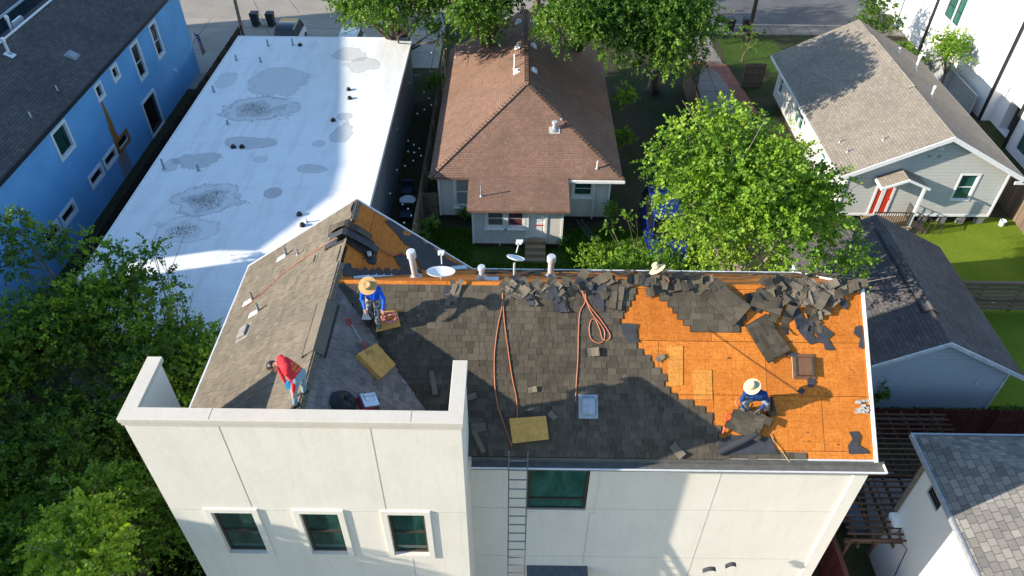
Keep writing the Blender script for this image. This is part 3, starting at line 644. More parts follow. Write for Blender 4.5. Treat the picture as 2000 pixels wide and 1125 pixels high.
for x in (19.6, 21.3, 23, 24.7, 26.4): m = MB(); m.box((x - .05, 25.32, 0), (x + .05, 25.42, 1.76)); m.build('post', M['wood_dark'], e)
e = empty('wood_fence', (10.4, 9, 0), 'dark red stained board fence between the stucco house and the pergola', 'fence')
m = MB(); y = 4.0; rg = random.Random(3)
while y < 16.5: m.box((10.38, y, 0), (10.41, y + .13, 1.9 + rg.uniform(-.02, .02)), rg.random()); y += .14
m.build('board_panel', planks_mat('fence_red', (.10, .025, .018), (.15, .04, .03)), e)
m = MB(); m.box((10.32, 4, 1.93), (10.46, 16.5, 1.97)); m.build('cap_rail', planks_mat('cap_red', (.13, .05, .035), (.18, .07, .05)), e)
fence('wood_fence', (10.5, 18.05), (21, 18.05), 1.75, planks_mat('fence_darkred', (.07, .02, .015), (.11, .03, .022)), 'dark red brown board fence across the foot of the garage wall', seed=8)
# ------------------------------------------------------------------ BLUE HOUSE
def blue_mat():
    t = NT('blue_siding'); p = t.pos(); sp = t.n('SeparateXYZ'); t.l(p, sp.inputs[0]); Y, Z = sp.outputs[1], sp.outputs[2]
    saw = t.math('FRACT', t.math('DIVIDE', Z, .19)); line = t.ramp(saw, [(0, (.72,) * 3), (.06, (1, 1, 1))])
    a = t.noise(p, .6, 5); b = t.noise(t.map(p, (2, 2, .4)), 2.2, 6, .7)
    c = t.mix(t.ramp(a, [(.35, (0, 0, 0)), (.7, (1, 1, 1))]), (.15, .41, .74), (.19, .48, .84)); c = t.mix(1, c, line, 'MULTIPLY')
    d = t.math('ABSOLUTE', t.math('SUBTRACT', Y, t.math('ADD', 35.95, t.math('MULTIPLY', t.math('SUBTRACT', 4.6, Z), -.02))))
    wd = t.math('ADD', .10, t.math('MULTIPLY', t.math('SUBTRACT', 4.6, Z), .16))
    q = t.math('ADD', t.math('DIVIDE', d, wd), t.math('MULTIPLY', t.math('SUBTRACT', b, .5), 1.6))
    k = t.math('MULTIPLY', t.ramp(q, [(.45, (1, 1, 1)), (1.1, (0, 0, 0))]), t.ramp(t.math('DIVIDE', Z, 5), [(.02, (.55,) * 3), (.25, (.75,) * 3), (.45, (1, 1, 1)), (.91, (1, 1, 1)), (.93, (0, 0, 0))]))
    c = t.mix(k, c, (.34, .15, .03)); t.bump(t.math('MULTIPLY', saw, -1), .5, .02)
    return t.base(c, .6, 0, .3)
M['blue'] = blue_mat(); M['trim_white'] = plain('trim_white', (.84, .85, .86), .5, 0, .3, .1)
M['sh_dark'] = shingle_mat('roof_shingle_dark', (.085, .078, .078), (.125, .112, .108), (.03, .03, .03), .28, .143)
B = empty('blue_house', (-25.5, 36, 0), 'blue sided house with a dark roof and white framed windows in its long wall', 'house')
BW = [(43.4, 3.3, 44.45, 5.4), (40.5, 3.3, 41.6, 5.4), (37.8, 4.6, 38.6, 5.4), (35.7, 4.55, 36.5, 5.4), (30.9, 3.95, 32.35, 5.45), (35.75, 1.4, 37.2, 2.1), (34.0, 1.4, 35.5, 2.1), (32.2, 1.4, 33.7, 2.1), (28.95, 1.4, 30.4, 2.1), (27.3, 1.4, 28.7, 2.1), (22.5, 3.4, 23.6, 5.3)]
by0, by1 = 20.0, 48.6
m = MB(); DR = (39.6, .02, 41.6, 2.35)
wall(m, (-22, by0, 0), (0, 1, 0), by1 - by0, 6.1, (1, 0, 0), [(a + .12 - by0, b + .12, c - .12 - by0, d - .12) for a, b, c, d in BW] + [(DR[0] + .15 - by0, DR[1], DR[2] - .15 - by0, DR[3])])
for y in (by0, by1): m.face([(-22, y, 0), (-28.8, y, 0), (-28.8, y, 6.1), (-25.4, y, 7.85), (-22, y, 6.1)])
m.face([(-28.8, by0, 0), (-28.8, by1, 0), (-28.8, by1, 6.1), (-28.8, by0, 6.1)]); m.build('wall', M['blue'], B)
m = MB(); gable_roof(m, -29.1, -21.68, -25.4, 6.0, 6.0, 8.0, by0 - .3, by1 + .3); m.build('roof', M['sh_dark'], B)
m = MB(); m.box((-21.70, by0 - .3, 5.80), (-21.66, by1 + .3, 6.03)); m.box((-22, by0 - .3, 5.86), (-21.70, by1 + .3, 5.88)); m.build('fascia', M['dark_metal'], B)
m = MB(); m.box((-21.998, by0, 5.76), (-21.97, by1, 5.858)); m.box((-25.44, by0 - .3, 8.0), (-25.36, by1 + .3, 8.06)); m.build('trim_board', M['trim_white'], B)
rust = plain('rust', (.42, .17, .04), .8, 0, .2, .6, 5)
for i, (a, b, c, d) in enumerate(BW):
    tall = d - b > 1.8; rusty = i in (3, 5)
    window(B, (-22, 0, 0), (0, 1, 0), (1, 0, 0), (a + .12, b + .12, c - .12, d - .12), M['trim_white'], M['glass_dark'] if i not in (4,) else M['glass'], .16, .04, rust if i == 5 else M['trim_white'], rec=.05, fw=.03, mid=.45 if tall else None, label='window with a rust streaked white casing' if rusty else None)
m = MB(); m.box((-22.1, DR[0] + .15, 0), (-22.07, DR[2] - .15, DR[3])); m.build('door', M['glass_dark'], B)
m = MB(); bars(m, (-22, 0, 0), (0, 1, 0), (1, 0, 0), DR, .15, 0, .05); m.build('door_frame', M['trim_white'], B)
br_ = lambda px, py: atp(px, py, A(-25.4, 0, 8), A(.541, 0, 1)); dv = _n(A(1, 0, -.541)); dn = _n(A(.541, 0, 1))
pipe_vent(B, br_(18, 104), .75, .07, M['white_metal'], cap=True, name='flue', n=14); 
k = MB(); k.obox(br_(19, 107) + dn * .02, A(0, .2, 0), dv * .22, dn * .01); k.build('flashing', M['white_metal'], B)
box_vent(B, br_(141, 108), (0, 1, 0), dv, dn, .25, .22, .1, plain('vent_blue', (.30, .33, .38), .5))
pipe_vent(B, br_(60, 228), .25, .035, M['white_metal']); pipe_vent(B, br_(112, 176), .25, .03, M['white_metal'])
m = MB(); m.obox((-21.94, 44.9, 1.9), (.05, 0, 0), (0, .12, 0), (0, 0, .06)); m.ball((-21.85, 44.85, 1.84), .06); m.build('wall_lamp', M['white_metal'], B)
# house beyond and the taller one out of frame that shades the flat roof
Nb2 = empty('neighbour_house', (-33, 37, 0), 'dark teal house behind the blue house, its roof just in the top left corner', 'house')
m = MB(); m.box((-38, 22, 0), (-29.9, 49, 6.6)); m.build('wall', siding_mat('teal_siding', (.030, .070, .10)), Nb2)
m = MB(); gable_roof(m, -38.4, -29.6, -34, 6.5, 6.5, 8.6, 21.7, 49.3); m.build('roof', M['sh_dark'], Nb2)
m = MB(); m.box((-29.62, 21.7, 6.40), (-29.55, 49.3, 6.52)); m.build('fascia', M['trim_white'], Nb2)
pipe_vent(B, atx(25, 62, -25.9) + A(0, 0, 0), .8, .07, M['white_metal'], cap=True, name='flue', n=14)
m = MB(); c = atx(36, 46, -26.1); m.obox(c, (.06, 0, 0), (0, .42, 0), (0, 0, .26)); m.obox(c + A(0, .5, -.2), (.04, 0, 0), (0, .03, 0), (0, 0, .35)); m.build('chimney_cap', M['white_metal'], B)
Nb3 = empty('townhouse', (-35, 31, 0), 'tall townhouse standing left of the picture behind the blue house', 'house')
m = MB(); m.box((-39, 19.4, 0), (-30.6, 21.4, 11.9)); m.box((-43, 21.4, 0), (-39, 52, 11.9)); m.build('wall', siding_mat('tan_siding', (.4, .36, .3)), Nb3)
m = MB(); m.hull([(-43.5, 19.1, 12), (-30.1, 19.1, 12), (-30.1, 22.4, 12), (-43.5, 52.5, 12)], [(-38.5, 21.6, 14.5), (-34, 21.6, 14.5), (-34, 24.2, 14.5), (-38.5, 50, 14.5)]); m.build('roof', M['sh_dark'], Nb3)
Nb4 = empty('townhouse', (-22, 14, 0), 'unseen grey townhouse left of the picture, added to shade the near trees', 'house')  # out-of-view block added to shade the grove and the flat roof's near end
m = MB(); m.box((-27, 7.4, 0), (-19.6, 19.3, 12.2)); m.build('wall', siding_mat('grey_siding', (.35, .36, .37)), Nb4)
m = MB(); m.hull([(-27.3, 7.2, 12.3), (-19.3, 7.2, 12.3), (-19.3, 19.5, 12.3), (-27.3, 19.5, 12.3)], [(-27.3, 7.2, 12.6), (-19.3, 7.2, 12.6), (-19.3, 19.5, 12.6), (-27.3, 19.5, 12.6)]); m.build('roof', M['sh_dark'], Nb4)
# ------------------------------------------------------------------ BROWN ROOFED BUNGALOW
M['sh_brown'] = shingle_mat('roof_shingle_brown', (.205, .120, .086), (.245, .148, .107), (.12, .07, .05), .25, .13, stain=.55, stainc=(.13, .09, .06))
M['siding_w'] = siding_mat('siding_cream', (.62, .60, .55), .13, .45)
G = empty('bungalow', (.5, 38, 0), 'old cream sided bungalow with a faded reddish brown hipped roof', 'house')
ex0, ex1, ey0, rx, rz, ryf, yb = -4.27, 5.38, 31.35, .55, 5.68, 36.2, 46.0
m = MB(); th = A(0, 0, -.14)
def sl(*pts): m.slab([A(*p) + th for p in pts], -th)
sl((ex0, ey0, 3), (rx, ryf, rz), (rx, yb, rz), (ex0, yb, 3)); sl((ex1, ey0, 3), (ex1, yb, 3), (rx, yb, rz), (rx, ryf, rz)); sl((ex0, ey0, 3), (ex1, ey0, 3), (rx, ryf, rz))
m.slab([(-2.3, 29.15, 2.46), (2.66, 29.15, 2.46), (2.66, 31.42, 2.905), (-2.3, 31.42, 2.905)], A(0, 0, .13))
m.build('roof', M['sh_brown'], G)
m = MB()
for a, b in (((ex0, ey0, 3), (rx, ryf, rz)), ((ex1, ey0, 3), (rx, ryf, rz)), ((rx, ryf, rz), (rx, yb, rz))):
    a, b = A(*a), A(*b); d = _n(b - a); L = np.linalg.norm(b - a); s_ = _n(np.cross(d, Zv)); u = .1; rgx = random.Random(3)
    while u < L - .1: m.obox(a + d * u + Zv * .012, d * .14, s_ * .11, Zv * .012, rgx.random()); u += .21
m.build('hip_cap', M['sh_brown'], G)
m = MB()
wall(m, (-3.9, 31.8, .35), UX, 8.75, 2.7, NF, [(-3.02 + 3.9, .65, -2.3 + 3.9, 2.25), (3.03 + 3.9, 1.35, 3.92 + 3.9, 2.15)])
m.face([(-3.9, 31.8, .35), (-3.9, 45.6, .35), (-3.9, 45.6, 3), (-3.9, 31.8, 3)]); m.face([(4.85, 31.8, .35), (4.85, 45.6, .35), (4.85, 45.6, 3), (4.85, 31.8, 3)]); m.face([(-3.9, 45.6, .35), (4.85, 45.6, .35), (4.85, 45.6, 3), (.55, 45.6, 5.5), (-3.9, 45.6, 3)])
wall(m, (-2.07, 29.5, .32), UX, 4.45, 2.25, NF, [(.75, 1.08, 1.52, 2.0), (1.75, 1.08, 2.5, 2.0), (2.78, .45, 3.55, 2.1)])
for x in (-2.07, 2.38): m.face([(x, 29.5, .32), (x, 31.8, .32), (x, 31.8, 2.8), (x, 29.5, 2.57)])
m.build('wall', M['siding_w'], G)
m = MB(); m.box((-3.75, 31.95, 0), (4.7, 45.5, .36)); m.box((-1.95, 29.65, 0), (2.25, 31.95, .33)); m.build('foundation', M['wood_dark'], G)
for x0, x1, rd in ((.75, 1.52, 0), (1.75, 2.5, 1)): window(G, (-2.07, 29.5, .32), UX, NF, (x0, 1.08, x1, 2.0), M['white'], plain('curtain_red', (.16, .05, .06), .4, 0, .5, .4) if rd else plain('curtain_grey', (.13, .13, .13), .4, 0, .5, .4), .12, .03, rec=.05, fw=.04, sill=True)
window(G, (-3.9, 31.8, .35), UX, NF, (.88, .65, 1.6, 2.25), M['white'], plain('curtain', (.30, .31, .31), .5, 0, .5, .3, 14), .12, .03, rec=.05, fw=.04, sill=True)
window(G, (-3.9, 31.8, .35), UX, NF, (6.93, 1.35, 7.82, 2.15), M['white'], M['glass'], .12, .03, rec=.05, fw=.04, sill=True)
m = MB(); m.box((.71, 29.56, .78), (1.48, 29.6, 2.4)); 
for x in (.80, 1.12): m.box((x, 29.545, 1.0), (x + .24, 29.558, 1.6)); m.box((x, 29.545, 1.7), (x + .24, 29.558, 2.25))
d = m.build('door', M['white'], G); k = MB(); k.box((1.05, 29.535, 1.42), (1.42, 29.544, 1.49)); k.hull([(1.05, 29.535, 1.40), (.97, 29.535, 1.455), (1.05, 29.535, 1.51)], [(1.05, 29.544, 1.40), (.97, 29.544, 1.455), (1.05, 29.544, 1.51)]); k.build('red_sticker', plain('red_plastic', (.7, .06, .02), .4), d)
m = MB()
for x0, x1 in ((.58, .705), (1.485, 1.61)): m.box((x0, 29.46, .5), (x1, 29.498, 2.4))
for x in (-2.09, 2.30): m.box((x, 29.45, .32), (x + .1, 29.497, 2.5))
for x in (-3.93, 4.78): m.box((x, 31.75, .35), (x + .1, 31.797, 2.9))
m.build('trim_board', M['white'], G)
for i in range(4):
    m = MB(); m.box((.55, 29.42 - .26 * (i + 1), 0 if i == 3 else .0), (1.55, 29.42 - .26 * i - .004, .72 - .19 * i), tone=random.random()); m.build('step', M['wood_step'], G)
m = MB(); m.box((2.7, 31.24, 2.80), (5.48, 31.34, 2.93)); m.build('gutter', M['white'], G)
m = MB(); m.tube([(4.05, 31.7, 2.8), (4.05, 31.7, .3)], .035); m.build('downpipe', M['white'], G, smooth=True)
m = MB(); m.tube([(-.72, 29.44, 1.1), (-.72, 29.44, .2)], .02); m.ball((-.70, 29.42, 1.1), .05); m.build('pipe', M['white'], G)
hipf = lambda px, py: atp(px, py, A(0, 31.35, 3), A(0, -.5526, 1)); gl = lambda px, py: atp(px, py, A(.55, 0, 5.68), A(-.556, 0, 1)); gr = lambda px, py: atp(px, py, A(.55, 0, 5.68), A(.555, 0, 1))
pipe_vent(G, atp(940, 383, A(0, 29.15, 2.6), A(0, -.196, 1)), .62, .04, M['lead']); pipe_vent(G, hipf(1166, 329), .45, .04, M['white_metal'])
v = pipe_vent(G, hipf(1083, 252), .42, .10, M['galv'], cap=True, name='flue', n=16)
k = MB(); c = hipf(1083, 255); k.obox(c + A(0, -.01, .02), A(.28, 0, 0), _n(A(0, 1, .5526)) * .2, A(0, -.005, .01)); k.build('flashing', plain('flash_pale', (.5, .48, .42), .6), v)
pipe_vent(G, hipf(1097, 232), .28, .04, M['dark_metal'])
pipe_vent(G, gl(1005, 134), .85, .05, M['white_metal'], name='vent_pipe'); pipe_vent(G, gl(890, 112), .9, .03, M['lead'])
for fn, pts in ((gl, ((1009, 140), (1011, 92), (1013, 43))), (gr, ((1043, 138), (1042, 90), (1041, 42)))):
    for px, py in pts:
        c = fn(px, py); sg = -1 if fn is gl else 1
        box_vent(G, c, (0, 1, 0), _n(A(sg, 0, -.556)), _n(A(sg * .556, 0, 1)), .16, .13, .12, M['white'])
# ------------------------------------------------------------------ WHITE SIDED COTTAGE
M['sh_tan'] = shingle_mat('roof_shingle_tan', (.22, .192, .155), (.28, .245, .20), (.12, .10, .085), .30, .145, stain=.25)
M['siding_g'] = siding_mat('siding_pale', (.50, .50, .46), .2, .15)
K = empty('sided_cottage', (20.9, 38, 0), 'pale sided cottage with a tan gable roof, red door and small porch roof', 'house')
kx0, kx1, ky0, ky1, kr = 16.8, 24.9, 32.0, 45.0, 21.0
m = MB(); wall(m, (kx0, ky0, .6), UX, kx1 - kx0, 2.55, NF, [(22.53 - kx0, .98, 23.38 - kx0, 2.45)])
m.face([(kx0, ky0, 3.15), (kx1, ky0, 3.15), (kr, ky0, 5.3)])
wall(m, (kx0, ky1, .6), (0, -1, 0), ky1 - ky0, 2.7, (-1, 0, 0), [(ky1 - 44.3, .62, ky1 - 43.7, 1.9), (ky1 - 40.65, .62, ky1 - 39.95, 1.85), (ky1 - 39.85, .62, ky1 - 39.15, 1.85), (ky1 - 35.7, 1.25, ky1 - 34.95, 2.0)])
m.face([(kx1, ky0, .6), (kx1, ky1, .6), (kx1, ky1, 3.2), (kx1, ky0, 3.2)]); m.face([(kx0, ky1, .6), (kx1, ky1, .6), (kx1, ky1, 3.2), (kr, ky1, 5.3), (kx0, ky1, 3.2)])
m.build('wall', M['siding_g'], K)
m = MB(); gable_roof(m, 16.22, 25.45, kr, 3.15, 3.15, 5.5, 31.6, 45.4); m.build('roof', M['sh_tan'], K)
m = MB()
for (xa, za), (xb, zb) in (((16.2, 3.0), (kr, 5.36)), ((kr, 5.36), (25.5, 3.0))): m.hull([(xa, 31.55, za - .12), (xb, 31.55, zb - .12), (xb, 31.597, zb - .12), (xa, 31.597, za - .12)], [(xa, 31.55, za + .13), (xb, 31.55, zb + .13), (xb, 31.597, zb + .13), (xa, 31.597, za + .13)])
m.box((16.17, 31.6, 2.96), (16.215, 45.4, 3.12)); m.box((25.46, 31.55, 2.85), (25.5, 45.4, 3.12)); m.box((25.0, 31.55, 2.82), (25.5, 31.597, 2.99)); m.build('fascia', M['white'], K)
m = MB(); m.box((kx0, 31.96, .5), (kx1, 31.997, .62)); 
for x in (kx0 - .02, kx1 - .08): m.box((x, 31.96, .62), (x + .1, 31.997, 3.1))
m.build('trim_board', M['white'], K)
m = MB(); m.box((kx0 + .3, 32.3, 0), (kx1 - .3, 44.8, .5)); m.build('skirting', M['wood_dark'], K)
for x in np.linspace(19.6, 24.6, 6): m = MB(); m.box((x - .2, 32.02, 0), (x + .2, 32.28, .49)); m.build('pier', M['brick'] if 0 else plain('pier_block', (.22, .21, .2), .9), K)
window(K, (0, ky0, 0), UX, NF, (22.53, 1.58, 23.38, 3.05), M['white'], M['glass_green'], .09, .03, rec=.05, fw=.04, mid=.5)
for a, b, c, d in ((43.7, 1.22, 44.3, 2.5), (39.95, 1.22, 40.65, 2.45), (39.15, 1.22, 39.85, 2.45), (34.95, 1.85, 35.7, 2.6)): window(K, (kx0, 0, 0), (0, 1, 0), (-1, 0, 0), (a, b, c, d), M['white'], M['glass_green'], .06, .02, rec=.05, fw=.035, mid=.5)
m = MB(); m.box((18.46, 31.955, .62), (18.56, 31.99, 2.5)); m.box((18.80, 31.955, .62), (19.0, 31.99, 2.5)); m.box((19.34, 31.955, .62), (19.46, 31.99, 2.5)); m.box((18.46, 31.955, 2.5), (19.46, 31.99, 2.6)); m.build('door_frame', M['white'], K)
m = MB(); m.box((18.565, 31.975, .62), (18.795, 31.99, 2.495)); m.box((19.005, 31.975, .62), (19.335, 31.99, 2.495)); m.box((19.28, 31.94, 1.5), (19.3, 31.974, 1.62)); m.build('door', plain('red_door', (.62, .045, .02), .4, 0, .4, .15), K)
P_ = empty('porch', (19.3, 31.2, 0), None); P_.parent = K; P_.location = A(19.3, 31.2, 0) - WO[K.name]
WO[P_.name] = A(19.3, 31.2, 0)
m = MB(); gable_roof(m, 18.2, 20.5, 19.35, 2.92, 2.92, 3.42, 30.98, 31.99, .08); m.build('porch_roof', M['sh_tan'], P_)
m = MB()
for (xa, za), (xb, zb) in (((18.17, 2.86), (19.35, 3.37)), ((19.35, 3.37), (20.55, 2.86))): m.hull([(xa, 30.93, za - .06), (xb, 30.93, zb - .06), (xb, 30.977, zb - .06), (xa, 30.977, za - .06)], [(xa, 30.93, za + .08), (xb, 30.93, zb + .08), (xb, 30.977, zb + .08), (xa, 30.977, za + .08)])
m.box((18.14, 30.93, 2.78), (18.195, 31.99, 2.92)); m.build('porch_fascia', M['white'], P_)
m = MB(); m.box((18.2, 30.95, .42), (20.5, 31.94, .52)); m.build('porch_deck', M['wood_step'], P_)
m = MB(); m.box((20.28, 31.0, .0), (20.40, 31.12, 2.86)); m.build('post', M['white'], P_)
m = MB(); m.box((18.3, 30.98, 1.38), (20.28, 31.03, 1.43)); m.box((18.3, 30.98, .6), (20.28, 31.03, .64))
for k in range(17): x = 18.34 + k * .12; m.box((x, 30.99, .64), (x + .03, 31.02, 1.38))
m.box((20.42, 31.10, 1.38), (20.46, 31.9, 1.42)); m.box((20.42, 31.1, .6), (20.46, 31.9, .64))
for k in range(7): y = 31.14 + k * .12; m.box((20.425, y, .64), (20.455, y + .03, 1.38))
m.build('railing', M['wood_dark'], P_)
m = MB(); m.hull([(20.5, 31.05, 1.36), (22.2, 31.05, .55), (22.2, 31.09, .55), (20.5, 31.09, 1.36)], [(20.5, 31.05, 1.41), (22.2, 31.05, .60), (22.2, 31.09, .60), (20.5, 31.09, 1.41)])
for k in range(5): x = 20.7 + k * .35; z = 1.38 - (x - 20.5) * .476; m.box((x, 31.055, .0), (x + .04, 31.085, z - .03))
m.build('stair_rail', M['wood_dark'], P_)
for i in range(3): m = MB(); m.box((20.52 + .32 * i, 31.12, .0), (20.52 + .32 * (i + 1) - .004, 31.9, .42 - .14 * i)); m.build('step', M['wood_step'], P_)
kl = lambda px, py: atp(px, py, A(kr, 0, 5.5), A(-.4916, 0, 1)); kr_ = lambda px, py: atp(px, py, A(kr, 0, 5.5), A(.528, 0, 1))
for px, py in ((1640, 278), (1655, 297), (1725, 273)): pipe_vent(K, kl(px, py), .25, .035, M['lead'])
for px, py, h in ((1754, 103, .3), (1818, 189, .6)): pipe_vent(K, kr_(px, py), h, .05, M['white_metal'], cap=True, n=12)
pipe_vent(K, kr_(1787, 137), .9, .06, M['white_metal'], cap=True, name='flue', n=12)
m = MB(); a, b = A(kr, 36.6, 5.53), A(kr, 43, 5.53)
for sg, s_ in ((-1, .4916), (1, .528)): d = A(sg, 0, -s_) * .27; m.slab([a, a + d, b + d, b], A(0, 0, .03))
m.build('ridge_vent', M['sh_tan'], K)
m = MB(); m.obox((20.75, 31.93, 4.72), (.05, 0, 0), (0, .06, 0), (0, 0, .05)); m.ball((20.66, 31.85, 4.66), .07); m.ball((20.84, 31.85, 4.66), .07); m.build('floodlight', M['white'], K)
for x in (20.36, 20.84): m = MB(); m.box((x, 31.97, 4.06), (x + .16, 31.99, 4.2)); m.build('wall_vent', M['lead'], K)
# ------------------------------------------------------------------ DARK ROOFED GARAGE
Q = empty('garage', (15.9, 23, 0), 'pale blue grey garage with a dark shingle gable roof beside the stucco house', 'garage')
qx0, qx1, qr, qe, qz, qy0, qy1 = 12.4, 19.35, 15.87, 2.65, 4.45, 18.95, 26.7
m = MB(); wall(m, (qx0 + .35, qy0 + .3, 0), UX, qx1 - qx0 - .7, 2.8, NF); m.face([(qx0 + .35, qy0 + .3, 2.8), (qx1 - .35, qy0 + .3, 2.8), (qr, qy0 + .3, 4.3)])
for x in (qx0 + .35, qx1 - .35): m.face([(x, qy0 + .3, 0), (x, qy1 - .3, 0), (x, qy1 - .3, 2.8), (x, qy0 + .3, 2.8)])
m.face([(qx0 + .35, qy1 - .3, 0), (qx1 - .35, qy1 - .3, 0), (qx1 - .35, qy1 - .3, 2.8), (qr, qy1 - .3, 4.3), (qx0 + .35, qy1 - .3, 2.8)]); m.build('wall', siding_mat('siding_bluegrey', (.42, .50, .58), .2, .15), Q)
m = MB(); gable_roof(m, qx0, qx1, qr, qe, qe, qz, qy0, qy1); m.build('roof', M['sh_dark'], Q)
m = MB()
for (xa, za), (xb, zb) in (((qx0, qe - .13), (qr, qz - .1)), ((qr, qz - .1), (qx1 + .02, qe - .13))): m.hull([(xa, qy0 - .05, za - .07), (xb, qy0 - .05, zb - .07), (xb, qy0 - .003, zb - .07), (xa, qy0 - .003, za - .07)], [(xa, qy0 - .05, za + .11), (xb, qy0 - .05, zb + .11), (xb, qy0 - .003, zb + .11), (xa, qy0 - .003, za + .11)])
m.build('fascia', plain('trim_blue', (.6, .64, .68), .5), Q)
m = MB(); m.box((18.95, qy0 + .26, 0), (19.03, qy0 + .298, 2.6)); m.build('corner_trim', plain('trim_blue_b', (.6, .64, .68), .5), Q)
sq = (qz - qe) / (qr - qx0); m = MB(); a, b = A(qr, 20.6, qz + .04), A(qr, 25.8, qz + .04)
for sg in (-1, 1): d = A(sg, 0, -sq) * .3; m.slab([a, a + d, b + d, b], A(0, 0, .05))
v = m.build('ridge_vent', M['sh_dark'], Q); m = MB()
for sg in (-1, 1): d = A(sg, 0, -sq) * .31; q = A(sg, 0, -sq) * .04; m.slab([a + d, a + d + q, b + d + q, b + d], A(0, 0, .03))
m.build('vent_slot', M['black'], v)
c = aty(1910, 741, qy0 + .28); m = MB(); m.tube([c, c + A(0, -.04, -.2), c + A(.08, -.04, -.27)], .02); m.build('hook', M['white_metal'], Q)
# ------------------------------------------------------------------ WHITE MODERN BUILDING (top right)
Wb = empty('modern_building', (33, 48, 0), 'tall white modern building with black downpipes in the top right corner', 'building')
M['render_w'] = stucco_mat('render_white', (.76, .76, .76), .12)
m = MB(); wall(m, (29.7, 62, 0), (0, -1, 0), 19, 12, (-1, 0, 0), [(62 - 51.75, 3.3, 62 - 50.6, 6.0), (62 - 50.5, 3.3, 62 - 49.6, 6.0)], .15)
wall(m, (30.3, 43, 0), (0, -1, 0), 3.2, 12, (-1, 0, 0), [(1.05, .05, 2.55, 2.0)], .6)
m.face([(29.7, 43, 0), (30.3, 43, 0), (30.3, 43, 12), (29.7, 43, 12)]); m.face([(29.7, 39.8, 0), (30.3, 39.8, 0), (30.3, 39.8, 12), (29.7, 39.8, 12)])
wall(m, (29.7, 39.8, 0), (0, -1, 0), 9.8, 12, (-1, 0, 0), [(.9, .5, 1.9, 2.3), (2.0, .5, 3.0, 2.3)], .15)
m.face([(29.7, 30, 0), (42, 30, 0), (42, 30, 12), (29.7, 30, 12)]); m.face([(29.7, 62, 0), (42, 62, 0), (42, 62, 12), (29.7, 62, 12)]); m.face([(29.7, 30, 12), (42, 30, 12), (42, 62, 12), (29.7, 62, 12)])
m.build('wall', M['render_w'], Wb)
for a, b in ((50.6, 51.75), (49.6, 50.5)): window(Wb, (29.7, 0, 0), (0, 1, 0), (-1, 0, 0), (a, 3.3, b, 6.0), M['dark_metal'], M['glass_green'], rec=.1, fw=.04, mid=.3)
for a, b in ((37.9, 38.9), (36.8, 37.8)): window(Wb, (29.7, 0, 0), (0, 1, 0), (-1, 0, 0), (a, .5, b, 2.3), M['dark_metal'], M['glass_green'], rec=.1, fw=.04, mid=None)
for y in (43.05, 39.75, 52.9): m = MB(); m.box((29.52, y - .06, 0), (29.69, y + .06, 12)); m.build('downpipe', M['black'], Wb)
for y, x in ((41.2, 30.9),): m = MB(); m.box((x, 40.45, 0), (x + .03, 41.95, 2.0)); m.build('door', M['glass_dark'], Wb)
m = MB(); m.box((29.0, 43.4, 0), (29.12, 50.6, 1.5)); m.build('garden_wall', plain('wall_grey', (.28, .29, .30), .8), Wb)
# ------------------------------------------------------------------ GREY SHINGLED HOUSE (bottom right)
M['sh_grey'] = shingle_mat('roof_shingle_grey', (.12, .115, .11), (.235, .225, .205), (.07, .07, .07), .27, .2, stain=.15)
S = empty('white_house', (17, 9, 0), 'white walled house with a patterned grey shingle roof in the bottom right corner', 'house')
m = MB(); sl2 = lambda *p: m.slab([A(*q) - A(0, 0, .1) for q in p], A(0, 0, .1))
sl2((11.88, 13.62, 6), (11.88, -2, 6), (17, 1, 8.8), (17, 8.5, 8.8)); sl2((11.88, 13.62, 6), (17, 8.5, 8.8), (22, 13.62, 6)); sl2((22, 13.62, 6), (17, 8.5, 8.8), (17, 1, 8.8), (22, -2, 6)); m.build('roof', M['sh_grey'], S)
m = MB(); wall(m, (12.3, 13.1, 0), (0, -1, 0), 14, 5.95, (-1, 0, 0), [(.55, 4.7, 1.25, 5.45), (5.2, .8, 6.4, 2.2), (6.3 - 1.6, 3.0, 6.3 - .4, 4.2)], .12); m.face([(12.3, 13.1, 0), (21.6, 13.1, 0), (21.6, 13.1, 5.95), (12.3, 13.1, 5.95)]); m.build('wall', stucco_mat('white_stucco', (.66, .67, .68), .15), S)
window(S, (12.3, 13.1, 0), (0, -1, 0), (-1, 0, 0), (.55, 4.7, 1.25, 5.45), M['bronze'], M['glass_dark'], rec=.08, fw=.04, mid=None)
window(S, (12.3, 13.1, 0), (0, -1, 0), (-1, 0, 0), (4.7, 3.0, 5.9, 4.2), M['bronze'], M['glass_dark'], rec=.08, fw=.04, mid=None)
m = MB(); m.box((11.80, -2, 5.86), (11.87, 13.69, 6.02)); m.box((11.87, 13.625, 5.88), (22, 13.69, 6.02)); m.build('gutter', M['lead'], S)
m = MB(); m.box((12.24, 13.02, 0), (12.298, 13.16, 5.9)); m.build('corner_trim', plain('trim_taupe', (.20, .17, .13), .7), S)
m = MB(); m.box((12.05, 12.55, 2.15), (12.295, 13.0, 2.8)); m.build('meter_box', M['trim_white'], S)
m = MB(); m.tube([(12.27, 12.6, 2.6), (12.27, 12.3, 2.3), (12.27, 11.9, 2.5), (12.27, 11.7, 1.2)], .012, 6); m.build('cable', M['black'], S)
